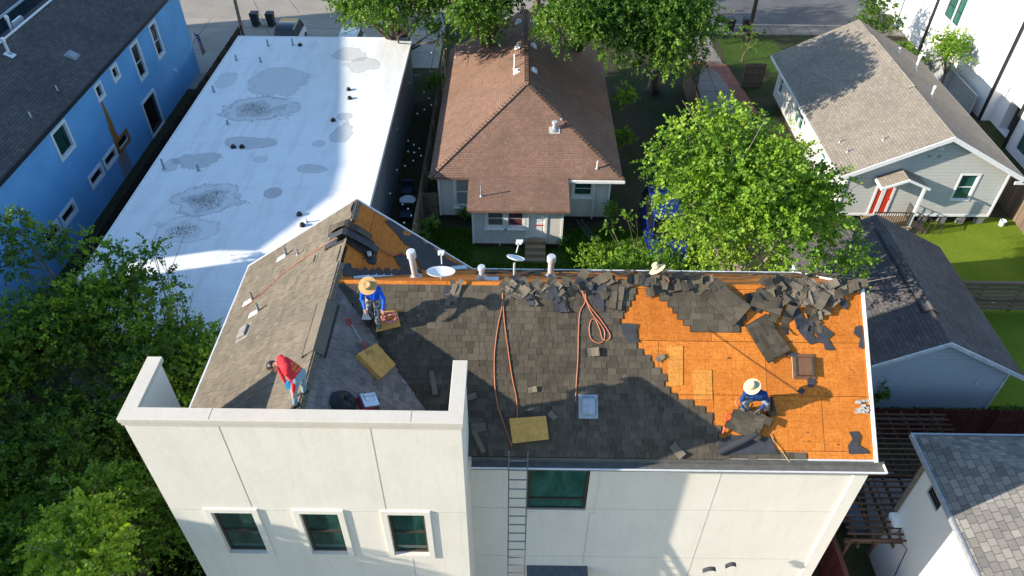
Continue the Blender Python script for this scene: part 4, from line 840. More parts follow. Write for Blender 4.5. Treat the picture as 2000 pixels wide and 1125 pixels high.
# ------------------------------------------------------------------ PERGOLA
Pg = empty('pergola', (13, 14.7, 0), 'open brown timber lattice pergola beside the right wall of the stucco house', 'pergola')
wp = planks_mat('pergola_wood', (.09, .05, .035), (.17, .10, .07)); m = MB(); rg = random.Random(2)
for k in range(24): y = 12.1 + k * .215; m.box((10.55, y, 2.60), (15.6, y + .045, 2.66), rg.random())
m.build('lattice', wp, Pg)
for k in range(9): m = MB(); x = 10.75 + k * .55; m.box((x, 11.95, 2.46), (x + .05, 17.25, 2.597), rg.random()); m.build('rafter', wp, Pg)
for y in (12.2, 14.6, 17.0): m = MB(); m.box((10.5, y, 2.30), (15.6, y + .09, 2.457), .3); m.build('beam', wp, Pg)
for x in (10.62, 15.3):
    for y in (12.2, 17.0): m = MB(); m.box((x, y, 0), (x + .1, y + .09, 2.298), .3); m.build('post', wp, Pg)
# ------------------------------------------------------------------ VEGETATION
def leaves_mesh(name, P, D, S, tone, mat, parent=None, origin=None, wd=.42, **kw):
    """P base points, D leaf directions, S lengths: each leaf a folded pointed blade of two triangles pairs"""
    n = len(P); rs = np.random.RandomState(n % 9973); D = D / (np.linalg.norm(D, axis=1)[:, None] + 1e-9)
    r = rs.normal(size=(n, 3)); W = np.cross(D, r); W /= np.linalg.norm(W, axis=1)[:, None] + 1e-9; N = np.cross(D, W)
    S = S[:, None]; a = P; b = P + D * S * .5 + W * S * wd + N * S * .12; c = P + D * S * 1.0 - N * S * .12; d = P + D * S * .5 - W * S * wd + N * S * .12
    V = np.stack([a, b, c, d], 1).reshape(-1, 3)
    if origin is None: origin = WO[parent.name] if parent is not None else A((V[:, 0].min() + V[:, 0].max()) / 2, (V[:, 1].min() + V[:, 1].max()) / 2, V[:, 2].min())
    V = V - np.array(origin)
    me = bpy.data.meshes.new(name); me.vertices.add(4 * n); me.vertices.foreach_set('co', V.astype('f').ravel())
    i = np.arange(n) * 4; F = np.stack([i, i + 1, i + 2, i, i + 2, i + 3], 1).ravel()
    me.loops.add(6 * n); me.loops.foreach_set('vertex_index', F.astype('i')); me.polygons.add(2 * n); me.polygons.foreach_set('loop_start', (np.arange(2 * n) * 3).astype('i'))
    me.update(calc_edges=True); at = me.attributes.new('tone', 'FLOAT', 'FACE'); at.data.foreach_set('value', np.repeat(np.clip(tone, 0, 1), 2).astype('f')); me.materials.append(mat)
    o = bpy.data.objects.new(name, me); COL.objects.link(o); WO[o.name] = np.array(origin)
    if parent is not None: o.parent = parent; o.location = np.array(origin) - WO[parent.name]
    else: o.location = origin
    return tag(o, **kw)
def sprays(cl, rs, per, leaf, length, droop=.35, nl=9, flat=.75):
    """cl: clumps (centre, radius); returns leaf arrays laid along drooping twigs over each clump's surface"""
    Ps, Ds, Ss, Ts = [], [], [], []
    for c, r, t0 in cl:
        n = max(3, int(per * r * r)); d = rs.normal(size=(n, 3)); d[:, 2] = d[:, 2] * flat + .25; d /= np.linalg.norm(d, axis=1)[:, None]
        st = c + d * r * rs.uniform(.25, .95, (n, 1)) * A(1, 1, flat); dr = d + rs.normal(size=(n, 3)) * .45; dr[:, 2] -= droop * rs.uniform(.2, 1.2, n); dr /= np.linalg.norm(dr, axis=1)[:, None]
        L = length * rs.uniform(.6, 1.3, n); tt = np.clip(rs.normal(t0, .13, n), 0, 1)
        side = np.cross(dr, rs.normal(size=(n, 3))); side /= np.linalg.norm(side, axis=1)[:, None]
        for k in range(nl):
            f = (k + .5) / nl; s = 1 if k % 2 else -1
            p = st + dr * (L * f)[:, None]; p[:, 2] -= droop * .5 * L * f * f
            ld = dr * .7 + side * s * .9 + rs.normal(size=(n, 3)) * .3; ld[:, 2] -= .1
            Ps.append(p); Ds.append(ld); Ss.append(leaf * rs.uniform(.65, 1.25, n) * (1 - .3 * f)); Ts.append(tt + rs.normal(0, .07, n) + .12 * f)
    return np.concatenate(Ps), np.concatenate(Ds), np.concatenate(Ss), np.concatenate(Ts)
def tree(name, base, top, ctr, rad, ncl, clr, mat, label, cat='tree', seed=1, per=34, leaf=.16, length=.45, droop=.35, bark='bark', trunk_r=.2, group=None, limbs=7, t0=.45, extra=(), tv=.16, flat=.75, nl=9, clfn=None):
    rs = np.random.RandomState(seed); base = A(*base); ctr = A(*ctr); rad = A(*rad)
    e = empty(name, base, label, cat, group); cl = []
    for k in range(ncl):
        d = rs.normal(size=3); d /= np.linalg.norm(d); d[2] = abs(d[2]) if rs.rand() < .72 else d[2]
        q = ctr + rad * d * rs.uniform(.45, 1.0); cl.append((q, clr * rs.uniform(.4, 1.45), t0 + rs.normal(0, tv * 1.15)))
    for q in extra: cl.append((A(*q[:3]), q[3], t0 + rs.normal(0, tv)))
    m = MB(); fork = base + (ctr - base) * .45; mid = base + (fork - base) * .5 + A(rs.normal(0, .08), rs.normal(0, .08), 0)
    m.tube([base - A(0, 0, .1), mid, fork], [trunk_r * 1.2, trunk_r, trunk_r * .8], 10)
    idx = rs.permutation(len(cl))[:limbs * 3]
    for i, k in enumerate(idx):
        c = cl[k][0]; s = fork if i % 3 else mid + (fork - mid) * .6; p1 = s + (c - s) * .45 + A(rs.normal(0, .25), rs.normal(0, .25), .35); r0 = trunk_r * (.45 if i % 3 else .3)
        m.tube([s, p1, c], [r0, r0 * .55, r0 * .15], 6)
        for j in range(2): m.tube([p1, (p1 + c) / 2 + rs.normal(0, .3, 3), c + rs.normal(0, clr * .7, 3)], [r0 * .3, r0 * .18, .008], 5)
    m.build('trunk', M[bark], e, smooth=True)
    P, D, S, T = sprays(cl, rs, per, leaf, length, droop, nl, flat); leaves_mesh('crown', P, D, S, T, mat, e)
    return e
def Z(px, py, z): return tuple(atz(px, py, z))
ex = lambda *q: [(*Z(a, b, z), r) for a, b, z, r in q]
# bright tree in front of the cottage
tree('shade_tree', (9.0, 22.6, 0), 0, (8.75, 22.9, 7.9), (3.0, 2.8, 1.9), 56, .95, M['leafA'], 'big bright green tree between the garage and the bungalow yard', seed=11, per=56, leaf=.17, length=.6, droop=.6, bark='bark_pale', trunk_r=.24,
     extra=ex((1385, 228, 9.8, .7), (1430, 222, 9.8, .7), (1480, 250, 9.8, .7), (1355, 245, 9.8, .5), (1300, 285, 9.8, .6), (1285, 325, 8.6, .6), (1540, 290, 9.8, .8), (1600, 380, 8.6, .8), (1650, 450, 7.4, .7), (1670, 505, 6.6, .6), (1330, 260, 9.8, .8), (1400, 225, 9.8, .8), (1300, 320, 8.6, .8), (1440, 260, 9.8, .9), (1500, 300, 9.2, 1), (1560, 370, 8.7, 1), (1600, 430, 8.2, 1), (1640, 500, 7.2, .9), (1300, 385, 8.6, .7), (1340, 440, 6.7, .9), (1400, 480, 6.4, 1), (1480, 510, 6.2, .9), (1560, 500, 7.2, .9), (1590, 320, 8.6, .6), (1640, 345, 8.6, .45), (1330, 330, 8.6, .9), (1680, 520, 6.6, .5), (1460, 350, 9.6, 1.1), (1385, 300, 9.2, 1), (1540, 440, 8.6, 1)), t0=.66)
# yard shrubs in front of it
tree('yard_shrub', (4.6, 27.2, 0), 0, (5.2, 27.0, .9), (2.4, 1.5, .7), 20, .6, M['leafA'], 'low spreading bright shrub at the edge of the bungalow yard', 'shrub', seed=12, per=70, leaf=.14, length=.35, droop=.2, trunk_r=.06, limbs=3, t0=.55, extra=ex((1225, 425, 2.6, .35), (1195, 440, 1.8, .4), (1130, 495, .7, .5), (1160, 480, 1.0, .5)))
tree('yard_shrub', (7.6, 24.8, 0), 0, (7.8, 25.2, 1.6), (1.9, 1.8, 1.2), 22, .7, M['leafA'], 'dense shrub under the bright tree, beside the blue van', 'shrub', seed=13, per=60, leaf=.14, length=.35, droop=.25, trunk_r=.06, limbs=3, t0=.5, extra=ex((1240, 500, 2, .7), (1285, 492, 3, .7), (1320, 475, 3.6, .7), (1215, 515, 2, .6), (1300, 450, 3.4, .45), (1270, 470, 2.6, .4)))
# weeds and saplings around the bungalow
for (px, py, z, r, h, lab) in ((840, 447, 1.2, .55, 1.4, 'leafy sapling at the near end of the sunlit board fence'), (848, 165, 1.6, .6, 1.8, 'bright bushy sapling beside the far end of the sunlit fence'), (850, 350, 1.8, .35, 1.9, 'thin sapling squeezed between the fence and the bungalow eave'), (905, 415, .6, .3, .7, 'small bush at the foot of the bungalow left window'), (1190, 415, .9, .4, 1.3, 'climbing bush on the right back corner of the bungalow'), (1225, 195, 2.0, .9, 2.6, 'rounded bush right of the bungalow roof near the oak'), (1215, 270, 1.2, .7, 1.6, 'dark bush along the right side of the bungalow'), (1092, 468, .5, .22, .5, 'small bright weed beside the bungalow back steps')):
    c = atz(px, py, z); tree('sapling', (c[0], c[1], 0), 0, c, (r * .8, r * .8, h * .35), 5 if r < .5 else 9, r * .5, M['leafA'], lab, 'sapling', seed=int(px), per=130 if r < .5 else 80, leaf=.15, length=.3, droop=.2, trunk_r=.03, limbs=2, t0=.5)
# street oaks
OK = 'street oaks'
def oak(base, px, py, z, rad, n, label, seed, extra):
    tree('oak_tree', base, 0, Z(px, py, z), rad, n, 1.25, M['leafB'], label, seed=seed, per=44, leaf=.17, length=.42, droop=.6, trunk_r=.28, group=OK, extra=ex(*extra))
oak((-7.6, 47.6, 0), 765, 5, 7.2, (3.4, 3.0, 1.8), 44, 'oak leaning over the alley left of the bungalow roof', 21, ((690, 10, 7, .9), (655, -5, 7, .8), (740, 30, 7, 1), (860, 55, 6, .9), (872, 82, 5.4, .6), (820, 45, 7, 1), (780, 30, 7, 1)))
oak((-1.6, 48.4, 0), 940, 15, 8.0, (1.9, 2.4, 1.6), 34, 'oak overhanging the left slope of the bungalow roof', 22, ((935, 60, 7, .9), (960, 72, 6.8, .6), (910, 30, 8, 1), (975, 30, 8, .8), (920, 5, 8, 1)))
oak((4.0, 48.4, 0), 1140, 25, 8.2, (2.9, 3.0, 1.9), 54, 'broad oak overhanging the right slope of the bungalow roof', 23, ((1065, 65, 7.4, .8), (1100, 88, 7, .7), (1150, 60, 8, 1), (1190, 105, 7, .8), (1235, 60, 8, 1), (1080, 30, 8, 1), (1210, 80, 7.5, 1)))
oak((9.4, 46.4, 0), 1300, 45, 7.8, (2.5, 3.2, 2.0), 52, 'oak at the left of the concrete driveway, its crown the rightmost', 24, ((1290, 105, 7, .9), (1262, 132, 6.4, .7), (1335, 105, 6.8, .9), (1362, 50, 7, .8), (1310, 60, 8, 1.1), (1290, 20, 9, 1.2), (1350, 10, 8, 1), (1225, 100, 7, .9)))
tree('oak_tree', (1.5, 54.5, 0), 0, (1.5, 52.0, 8.2), (5.6, 3.4, 2.2), 34, 1.3, M['leafB'], 'far oak at the top edge above the street kerb', seed=25, per=30, leaf=.18, length=.4, droop=.5, trunk_r=.3, group=OK)
tree('oak_tree', (-8, 60.5, 0), 0, (-9.5, 60.0, 9.5), (6.5, 3.0, 3.0), 24, 1.5, M['leafB'], 'oak across the alley that only shades the street', seed=26, per=20, leaf=.22, length=.5, trunk_r=.35, group=OK)
tree('oak_tree', (6, 73, 0), 0, (8, 69.0, 9), (10, 3.0, 3.5), 34, 1.8, M['leafB'], 'oak across the street beyond the top edge', seed=27, per=16, leaf=.25, length=.5, trunk_r=.35, group=OK)
# left grove
GR = 'trees crowding the left side of the stucco house'
tree('grove_tree', (-14.5, 18.6, 0), 0, (-14.4, 17.9, 5.8), (2.4, 2.2, 2.0), 34, .85, M['leafC'], 'dark tree below the blue house at the left edge', seed=31, per=70, leaf=.15, length=.45, trunk_r=.2, bark='bark_pale', group=GR, extra=ex((15, 425, 7.5, .5), (90, 455, 7.4, .6), (160, 480, 7, .6), (230, 500, 6.8, .6), (0, 480, 7.6, .8), (30, 440, 7.5, .6), (60, 470, 7, .7), (110, 480, 7, .7), (20, 520, 7, .8), (200, 490, 6.5, .6)))
tree('grove_tree', (-10.6, 15.8, 0), 0, (-10.9, 16.0, 5.2), (1.9, 2.0, 2.0), 34, .8, M['leafC'], 'leafy tree whose branches reach over the near corner of the white flat roof', seed=32, per=76, leaf=.15, length=.45, trunk_r=.2, bark='bark_pale', group=GR, extra=ex((300, 480, 7, .35), (345, 600, 6.6, .35), (320, 670, 6, .5), (350, 655, 5.4, .4), (280, 690, 5.6, .6), (270, 520, 7, .5), (310, 580, 6.8, .5), (300, 500, 6.8, .4), (325, 540, 6.8, .35), (345, 560, 6.5, .25), (280, 560, 7, .6), (240, 530, 7.2, .7), (330, 610, 6, .35), (300, 640, 6, .5), (190, 560, 7.4, .6), (250, 620, 7, .7)))
tree('grove_tree', (-13.6, 13.4, 0), 0, (-13.6, 13.2, 4.4), (2.6, 2.4, 2.2), 36, .85, M['leafC'], 'shadowed bare twigged tree in the middle of the left grove', seed=33, per=52, leaf=.14, length=.45, trunk_r=.22, bark='bark_pale', group=GR, t0=.35)
tree('grove_tree', (-17.0, 15.6, 0), 0, (-16.6, 15.4, 6.0), (1.6, 2.4, 2.0), 30, .85, M['leafC'], 'leafy tree at the very left edge below the blue house', seed=40, per=66, leaf=.15, length=.45, trunk_r=.2, bark='bark_pale', group=GR, t0=.5)
tree('grove_tree', (-10.4, 10.0, 0), 0, (-10.9, 10.4, 5.4), (1.8, 1.7, 1.6), 26, .75, M['leafA'], 'feathery green tree just left of the stucco wall', seed=34, per=80, leaf=.13, length=.55, droop=.55, trunk_r=.15, group=GR, nl=12, t0=.32)
tree('grove_tree', (-9.3, 7.2, 0), 0, Z(165, 1085, 8.3), (1.0, .9, 1.3), 22, .6, M['leafA'], 'brightest lime green tree at the bottom left', seed=35, per=95, leaf=.12, length=.5, droop=.7, trunk_r=.14, group=GR, nl=12, t0=.9)
tree('grove_tree', (-13.2, 8.8, 0), 0, (-13.2, 9.0, 5.8), (1.8, 1.8, 1.6), 26, .75, M['leafA'], 'feathery tree in the bottom left corner', seed=36, per=80, leaf=.13, length=.5, droop=.6, trunk_r=.15, group=GR, nl=12, t0=.35)
tree('grove_tree', (-8.8, 13.0, 0), 0, (-9.2, 13.2, 2.6), (1.2, 2.6, 1.4), 22, .7, M['leafC'], 'low dark undergrowth tree against the left wall', seed=37, per=60, leaf=.14, length=.4, trunk_r=.1, group=GR, t0=.3)
tree('grove_tree', (-19.5, 5.0, 0), 0, (-19.5, 5.2, 10.6), (2.0, 3.0, 2.7), 40, 1.3, M['leafC'], 'tall tree outside the left edge that shades the lower stucco wall', seed=38, per=26, leaf=.22, length=.5, trunk_r=.25, group=GR)
tree('grove_tree', (-20.5, -2.5, 0), 0, (-20.5, -1.5, 9.4), (2.2, 3.0, 2.7), 26, 1.2, M['leafC'], 'second tall tree outside the left edge, nearer the camera', seed=39, per=22, leaf=.22, length=.5, trunk_r=.25, group=GR)
tree('garden_shrub', (28.7, 47.0, 0), 0, (28.4, 46.6, 2.6), (1.1, 1.6, 1.4), 18, .6, M['leafA'], 'airy light green shrub against the tall white building', 'shrub', seed=41, per=60, leaf=.15, length=.5, droop=.1, trunk_r=.06, t0=.6, limbs=5)
tree('garden_shrub', (27.6, 49.5, 0), 0, (27.4, 49.6, .9), (1.2, 2.6, .7), 16, .6, M['leafC'], 'dark low shrubs between the cottage and the white building', 'shrub', seed=42, per=50, leaf=.16, length=.4, trunk_r=.05, limbs=3)
tree('garden_shrub', (25.9, 53.0, 0), 0, (26.2, 53.2, 2.0), (1.6, 1.6, 1.8), 16, .8, M['leafB'], 'dark bush at the street corner left of the white building', 'shrub', seed=43, per=40, leaf=.16, length=.4, trunk_r=.08, limbs=3, t0=.3)
tree('sapling', (14.4, 19.3, 0), 0, (14.45, 19.3, 1.3), (.25, .25, .9), 7, .25, M['leafA'], 'thin vine climbing the pale blue grey garage wall', 'sapling', seed=44, per=160, leaf=.12, length=.25, trunk_r=.02, limbs=2, t0=.4)
tree('sapling', (11.0, 20.6, 0), 0, (11.0, 20.2, 3.2), (.9, .8, .6), 9, .4, M['leafB'], 'leafy branch poking out beside the right rake of the stripped roof', 'sapling', seed=45, per=110, leaf=.14, length=.35, trunk_r=.05, limbs=3)
tree('sapling', (16.2, 51.0, 0), 0, (16.5, 51.3, 1.6), (1.0, 1.2, 1.0), 8, .4, M['leafB'], 'sparse young tree on the shaded verge near the utility pole', 'sapling', seed=46, per=50, leaf=.14, length=.35, trunk_r=.05, limbs=3)
# hedge along the garage foot
rs = np.random.RandomState(51); n = 5000
P = np.stack([rs.uniform(14, 23.5, n), rs.uniform(18.9, 19.4, n), rs.uniform(0, .35, n)], 1); leaves_mesh('garage_border', P, rs.normal(size=(n, 3)) + A(0, 0, .8), rs.uniform(.08, .18, n), rs.normal(.35, .2, n), M['leafC'], label='strip of weeds along the foot of the garage wall', cat='weeds', kind='stuff')
# rough grass of the sunlit back yard
n = 42000; P = np.stack([rs.uniform(-4.5, 8.8, n), rs.uniform(25.5, 31.0, n), np.zeros(n)], 1); keep = ~((P[:, 0] > -2.1) & (P[:, 0] < 2.4) & (P[:, 1] > 28.3)); P = P[keep]; n = len(P)
leaves_mesh('yard_grass', P, rs.normal(size=(n, 3)) * .35 + A(0, 0, 1), rs.uniform(.06, .2, n), rs.normal(.45, .2, n), M['leafA'], wd=.10, label='rough tufty grass in the yard behind the bungalow', cat='grass', kind='stuff')
n = 16000; P = np.stack([rs.uniform(-17, -7.6, n), rs.uniform(5, 18.5, n), np.zeros(n)], 1); leaves_mesh('undergrowth', P, rs.normal(size=(n, 3)) * .8 + A(0, 0, 1), rs.uniform(.15, .5, n), rs.normal(.2, .15, n), M['leafC'], wd=.25, label='tangled ground cover beneath the left grove', cat='undergrowth', kind='stuff')
# ------------------------------------------------------------------ ROOF CLUTTER
M['orange_hose'] = plain('orange_hose', (.50, .16, .075), .5, 0, .4, .15); M['pink_hose'] = plain('pink_hose', (.70, .26, .20), .45, 0, .4, .2)
M['foam'] = plain('foam', (.64, .35, .10), .95, 0, .1, .22, 8, .004); M['alu'] = plain('aluminium', (.26, .27, .29), .35, .6, .5, .12)
M['red_paint'] = plain('red_paint', (.62, .03, .02), .4, 0, .4, .15); M['straw'] = plain('straw', (.62, .50, .30), .8, 0, .2, .2, 30, .003); M['straw_dark'] = plain('straw_dark', (.50, .31, .14), .8, 0, .2, .2, 30, .003)
def K(px, py, h=0): return atp(px, py, A(0, 9.9, 10 + h), FN)        # photo pixel on the front slope, h metres above it
def W(px, py, h=0): return atp(px, py, A(XW, 0, ZR + h), A(.8, 0, 1))
def L_(px, py, h=0): return atp(px, py, A(XW, 0, ZR + h), A(-.703, 0, 1))
# foam cushions roofers kneel on
def foam(pts, th, n, label, seed=0):
    pts = [A(*p) for p in pts]; c = sum(pts) / 4; g = []; rg = random.Random(seed); mb = MB(); N = 7
    P = lambda i, j, k: (pts[0] * (1 - i) * (1 - j) + pts[1] * i * (1 - j) + pts[2] * i * j + pts[3] * (1 - i) * j)
    mb.hull([p for p in pts], [p + n * th for p in pts])
    return mb.build('foam_cushion', M['foam'], origin=c, bevel=.012, label=label, cat='foam cushion', group='yellow foam cushions on the roof')
foam([W(652, 672), W(733, 742), W(768, 716), W(726, 672)][:4] if 0 else [W(692, 697), W(738, 745), W(767, 718), W(728, 676)], .15, N3, 'thick yellow foam cushion lying below the red handled fork', 1)
foam([K(735, 650), K(783, 638), K(776, 608), K(742, 610)], .13, FN, 'yellow foam cushion carrying the pink hose coil', 2)
foam([K(1001, 866), K(1072, 858), K(1066, 812), K(994, 817)], .10, FN, 'yellow foam cushion at the top of the ladder', 3)
# hoses
def hose(name, pts, r, mat, label, fn=K, h=.03, group=None):
    P = [fn(x, y, h) for x, y in pts]; Q = []
    for i in range(len(P) - 1):
        p0, p1, p2, p3 = P[max(i - 1, 0)], P[i], P[i + 1], P[min(i + 2, len(P) - 1)]
        for k in range(6): t = k / 6; Q.append(.5 * (2 * p1 + (p2 - p0) * t + (2 * p0 - 5 * p1 + 4 * p2 - p3) * t * t + (3 * p1 - p0 - 3 * p2 + p3) * t ** 3))
    Q.append(P[-1]); m = MB(); m.tube(Q, r, 6); return m.build(name, mat, smooth=True, label=label, cat='hose', group=group)
hose('air_hose', [(990, 545), (983, 560), (980, 600), (972, 640), (966, 690), (966, 740), (969, 775), (976, 805), (988, 838), (1000, 872)], .012, M['orange_hose'], 'orange air hose running down to the ladder, left strand of its pair')
hose('air_hose', [(985, 552), (982, 575), (985, 625), (992, 680), (1000, 735), (1009, 780), (1010, 815)], .012, M['orange_hose'], 'orange air hose ending at the foam by the ladder, right strand of its pair')
hose('air_hose', [(1130, 548), (1140, 578), (1143, 590), (1133, 610), (1130, 650), (1129, 700), (1126, 745), (1124, 785)], .012, M['orange_hose'], 'orange hose hanging straight down the middle of the dark shingles')
hose('air_hose', [(1128, 545), (1138, 570), (1150, 595), (1170, 620), (1184, 640), (1192, 655), (1188, 664), (1177, 662), (1172, 645), (1163, 625), (1155, 625), (1151, 640), (1154, 660), (1168, 670), (1179, 665), (1181, 648), (1172, 632), (1158, 615), (1147, 592), (1143, 572)], .012, M['orange_hose'], 'orange hose looped back on itself right of the straight one')
hose('extension_cord', [(478, 600), (505, 578), (535, 550), (560, 528), (572, 520), (590, 506), (620, 487), (655, 466)], .010, M['orange_hose'], 'thin orange cord running up the pale left slope', L_)
hose('extension_cord', [(700, 466), (725, 475), (745, 488), (765, 499), (780, 498), (795, 500)], .011, plain('red_cord', (.32, .05, .02), .5), 'dark red cord across the shaded orange boards', W, .03)
hose('power_cord', [(1505, 848), (1512, 862), (1520, 872), (1530, 885), (1542, 902)], .008, plain('yellow_cord', (.6, .38, .15), .5), 'thin yellow cord dangling over the gutter', K, .03)
m = MB(); m.tube([K(1385, 645, .02), K(1470, 706, .015), K(1562, 768, .02)], .006, 5); m.build('chalk_string', M['black'], label='thin dark string stretched diagonally over the orange boards', cat='string')
# coil on the foam
m = MB(); c = K(763, 622, .16); rg = random.Random(5); Q = []
for k in range(150):
    a = k * .42; r = .10 + .10 * abs(math.sin(k * .113)) + rg.uniform(-.012, .012); Q.append(c + A(r * math.cos(a) * .95, 0, 0) + FV * r * .62 * math.sin(a) + FN * (.02 + .11 * (k / 150) + .02 * math.sin(k * 1.7)))
m.tube(Q, .012, 5); m.build('hose_coil', M['pink_hose'], smooth=True, label='heaped coil of pink air hose resting on a foam cushion', cat='hose coil')
# ladder
Ld = empty('ladder', (0.2, 7.2, 0), 'aluminium extension ladder leaning on the gutter below the foam cushion', 'ladder')
a, b = A(-.06, 9.84, 10.53), A(-.06, 8.1, 0); a[1] = 9.60; d = _n(b - a); Lw = .41; Ll = (a[2]) / -d[2]
for x in (-.06, .35):
    m = MB(); o = A(x - a[0], 0, 0); m.obox(a + o + d * Ll / 2, d * Ll / 2, A(.014, 0, 0), np.cross(d, (1, 0, 0)) * .035); m.build('rail', M['alu'], Ld)
k = .25
while k < Ll - .2: m = MB(); p = a + d * k; m.tube([p + A(.014, 0, 0), p + A(Lw - .014, 0, 0)], .016, 8); m.build('rung', M['alu'], Ld, smooth=True); k += .305
# flat ridge clutter: red handled fork
def fork(name, p, q, n, label, shaft):
    p, q, n = A(*p), A(*q), A(*n); d = _n(q - p); s_ = _n(np.cross(d, n)); e = empty(name, q, label, 'roofing fork'); L = np.linalg.norm(q - p)
    m = MB(); m.tube([p + d * .12, p + d * (L - .28)], .014, 8); m.build('shaft', shaft, e, smooth=True)
    m = MB(); m.tube([p + d * .14, p + d * .06 + s_ * .055, p - d * .04 + s_ * .06, p - d * .04 - s_ * .06, p + d * .06 - s_ * .055, p + d * .14], .014, 8); m.tube([p + d * (L - .34), p + d * (L - .12)], .02, 8); m.build('grip', M['red_paint'], e, smooth=True)
    m = MB(); t = p + d * (L - .12); m.tube([t, t + s_ * .09, ], .012, 6); m.tube([t, t - s_ * .09], .012, 6)
    for k in (-3, -1, 1, 3): m.tube([t + s_ * .03 * k, t + s_ * .03 * k + d * .07 + n * .03, t + s_ * .03 * k + d * .2], .007, 5)
    m.build('tines', M['dark_metal'], e); return e
fork('roofing_fork', W(681, 626, .05), W(722, 690, .17), N3, 'red handled roofing fork lying on the shaded valley shingles', M['lead'])
fork('roofing_fork', K(1424, 812, .16), K(1408, 856, .05), FN, 'worn fork with pale tines half under the lifted shingle sheet', M['wood_step'])
# tool case and bag
Tc = empty('tool_case', W(712, 785), 'open silver lidded tool case on a pink base behind the parapet', 'tool case')
c = W(712, 790, 0); u = _n(A(.55, .5, -.44)); v = _n(np.cross(N3, u)); 
m = MB(); m.obox(c + N3 * .09, u * .19, v * .15, N3 * .08); m.build('base', plain('pink_plastic', (.42, .05, .09), .4), Tc, bevel=.01)
m = MB(); m.obox(c + N3 * .20, u * .20, v * .16, N3 * .022); m.obox(c + N3 * .23 + v * .1, u * .14, v * .03, N3 * .01); m.build('lid', plain('silver_lid', (.45, .52, .60), .25, .5), Tc, bevel=.008)
m = MB(); m.obox(c + N3 * .232 - u * .08 + v * .02, u * .035, v * .045, N3 * .003); m.build('sticker', M['white'], Tc)
m = MB(); m.tube([c + u * .2 + N3 * .1, c + u * .24 + N3 * .22, c + u * .2 - v * .1 + N3 * .22, c + u * .2 - v * .12 + N3 * .1], .014, 6); m.build('handle', M['black'], Tc)
m = MB(); c = W(668, 790, 0); rs = np.random.RandomState(3)
m.lathe(c, [(.02, .0), (.26, .0), (.29, .07), (.25, .16), (.17, .22), (.08, .20), (.001, .17)], N3, 16)
m.v = [tuple(A(*q) + rs.normal(0, .012, 3)) for q in m.v]; m.build('tool_bag', M['black'], smooth=True, label='slumped black cloth bag beside the silver tool case', cat='bag')
# satellite dishes
def dish(c, n, dia, label, mast_to, lnb_side, arm=.45, par=None):
    c, n = A(*c), _n(A(*n)); e = empty('satellite_dish', mast_to, label, 'satellite dish'); r = dia / 2; m = MB()
    m.lathe(c, [(.001, -.09 * dia), (r * .5, -.065 * dia), (r * .85, -.02 * dia), (r, 0.02), (r * 1.02, .02), (r * 1.0, .0), (r * .85, -.04 * dia), (r * .5, -.09 * dia), (.001, -.11 * dia)], n, 30); m.build('reflector', M['white_metal'], e, smooth=True)
    m = MB(); q = A(*mast_to); m.tube([q, c - n * .12], .025, 8); m.lathe(q, [(.09, -.01), (.09, .015)], FN, 10); m.build('mast', M['galv'], e, smooth=True)
    a = c + A(*lnb_side) * r * .95; f = c + n * arm + A(*lnb_side) * r * .35; m = MB(); m.tube([a - n * .02, f], .016, 6); m.build('feed_arm', M['galv'], e)
    m = MB(); sx = A(1, 0, 0); m.obox(f + n * .0, sx * .075, n * .03, np.cross(n, sx) * .035); m.tube([f - sx * .04, f - sx * .04 - n * .08], .03, 8); m.tube([f + sx * .04, f + sx * .04 - n * .08], .03, 8); m.build('receiver', M['white_metal'], e)
    return e
dish(aty(861, 531, 13.25), (0.02, .34, .94), .66, 'large white satellite dish beside the tall flue near the wing', aty(862, 545, 13.3), (0, .9, .1), .42)
dish(aty(1007, 504, 13.3), (.22, .42, .88), .42, 'small white satellite dish on a mast above the green yard', aty(1004, 547, 13.2), (.1, .9, .2), .36)
# hat on a shovel handle
Sv = empty('roofing_shovel', K(1316, 562), 'wooden handled shovel stuck in the shingle heap under a straw hat', 'shovel')
q0, q1, q2 = aty(1290, 527, 13.0), K(1307, 549, .22), K(1318, 560, .06); m = MB(); m.tube([q0, q1], .016, 8); m.build('handle', M['wood_step'], Sv, smooth=True)
m = MB(); m.tube([q1 - (q1 - q0) * .2, q1], .021, 8); m.build('collar', M['orange_hose'], Sv, smooth=True)
m = MB(); d = _n(q2 - q1); m.slab([q1 - A(.07, 0, 0), q1 + A(.07, 0, 0), q1 + d * .3 + A(.09, 0, 0), q1 + d * .3 - A(.09, 0, 0)], A(0, 0, .006)); m.build('blade', M['dark_metal'], Sv)
def hat(c, n, r, mat, parent=None, label=None, band=None, crown=.10, cr=.085, sag=.03):
    c, n = A(*c), _n(A(*n)); m = MB(); m.lathe(c, [(r, -sag), (r, -sag + .006), (r * .75, -.006), (cr * 1.08, .006), (cr * 1.02, crown * .8), (cr * .85, crown), (cr * .4, crown * .93), (.001, crown * .9)], n, 26)
    k = dict(label=label, cat='hat') if label else {}
    o = m.build('straw_hat', mat, parent, smooth=True, **k)
    if band: b_ = MB(); b_.lathe(c, [(cr * 1.10, .008), (cr * 1.09, .03)], n, 22); b_.build('hat_band', band, o)
    return o
hat(aty(1283, 524, 13.0), (-.5, .28, .75), .20, M['straw'], None, 'pale straw hat hung tilted on the shovel handle at the ridge', plain('band_blue', (.05, .06, .2), .6), .13, .08)
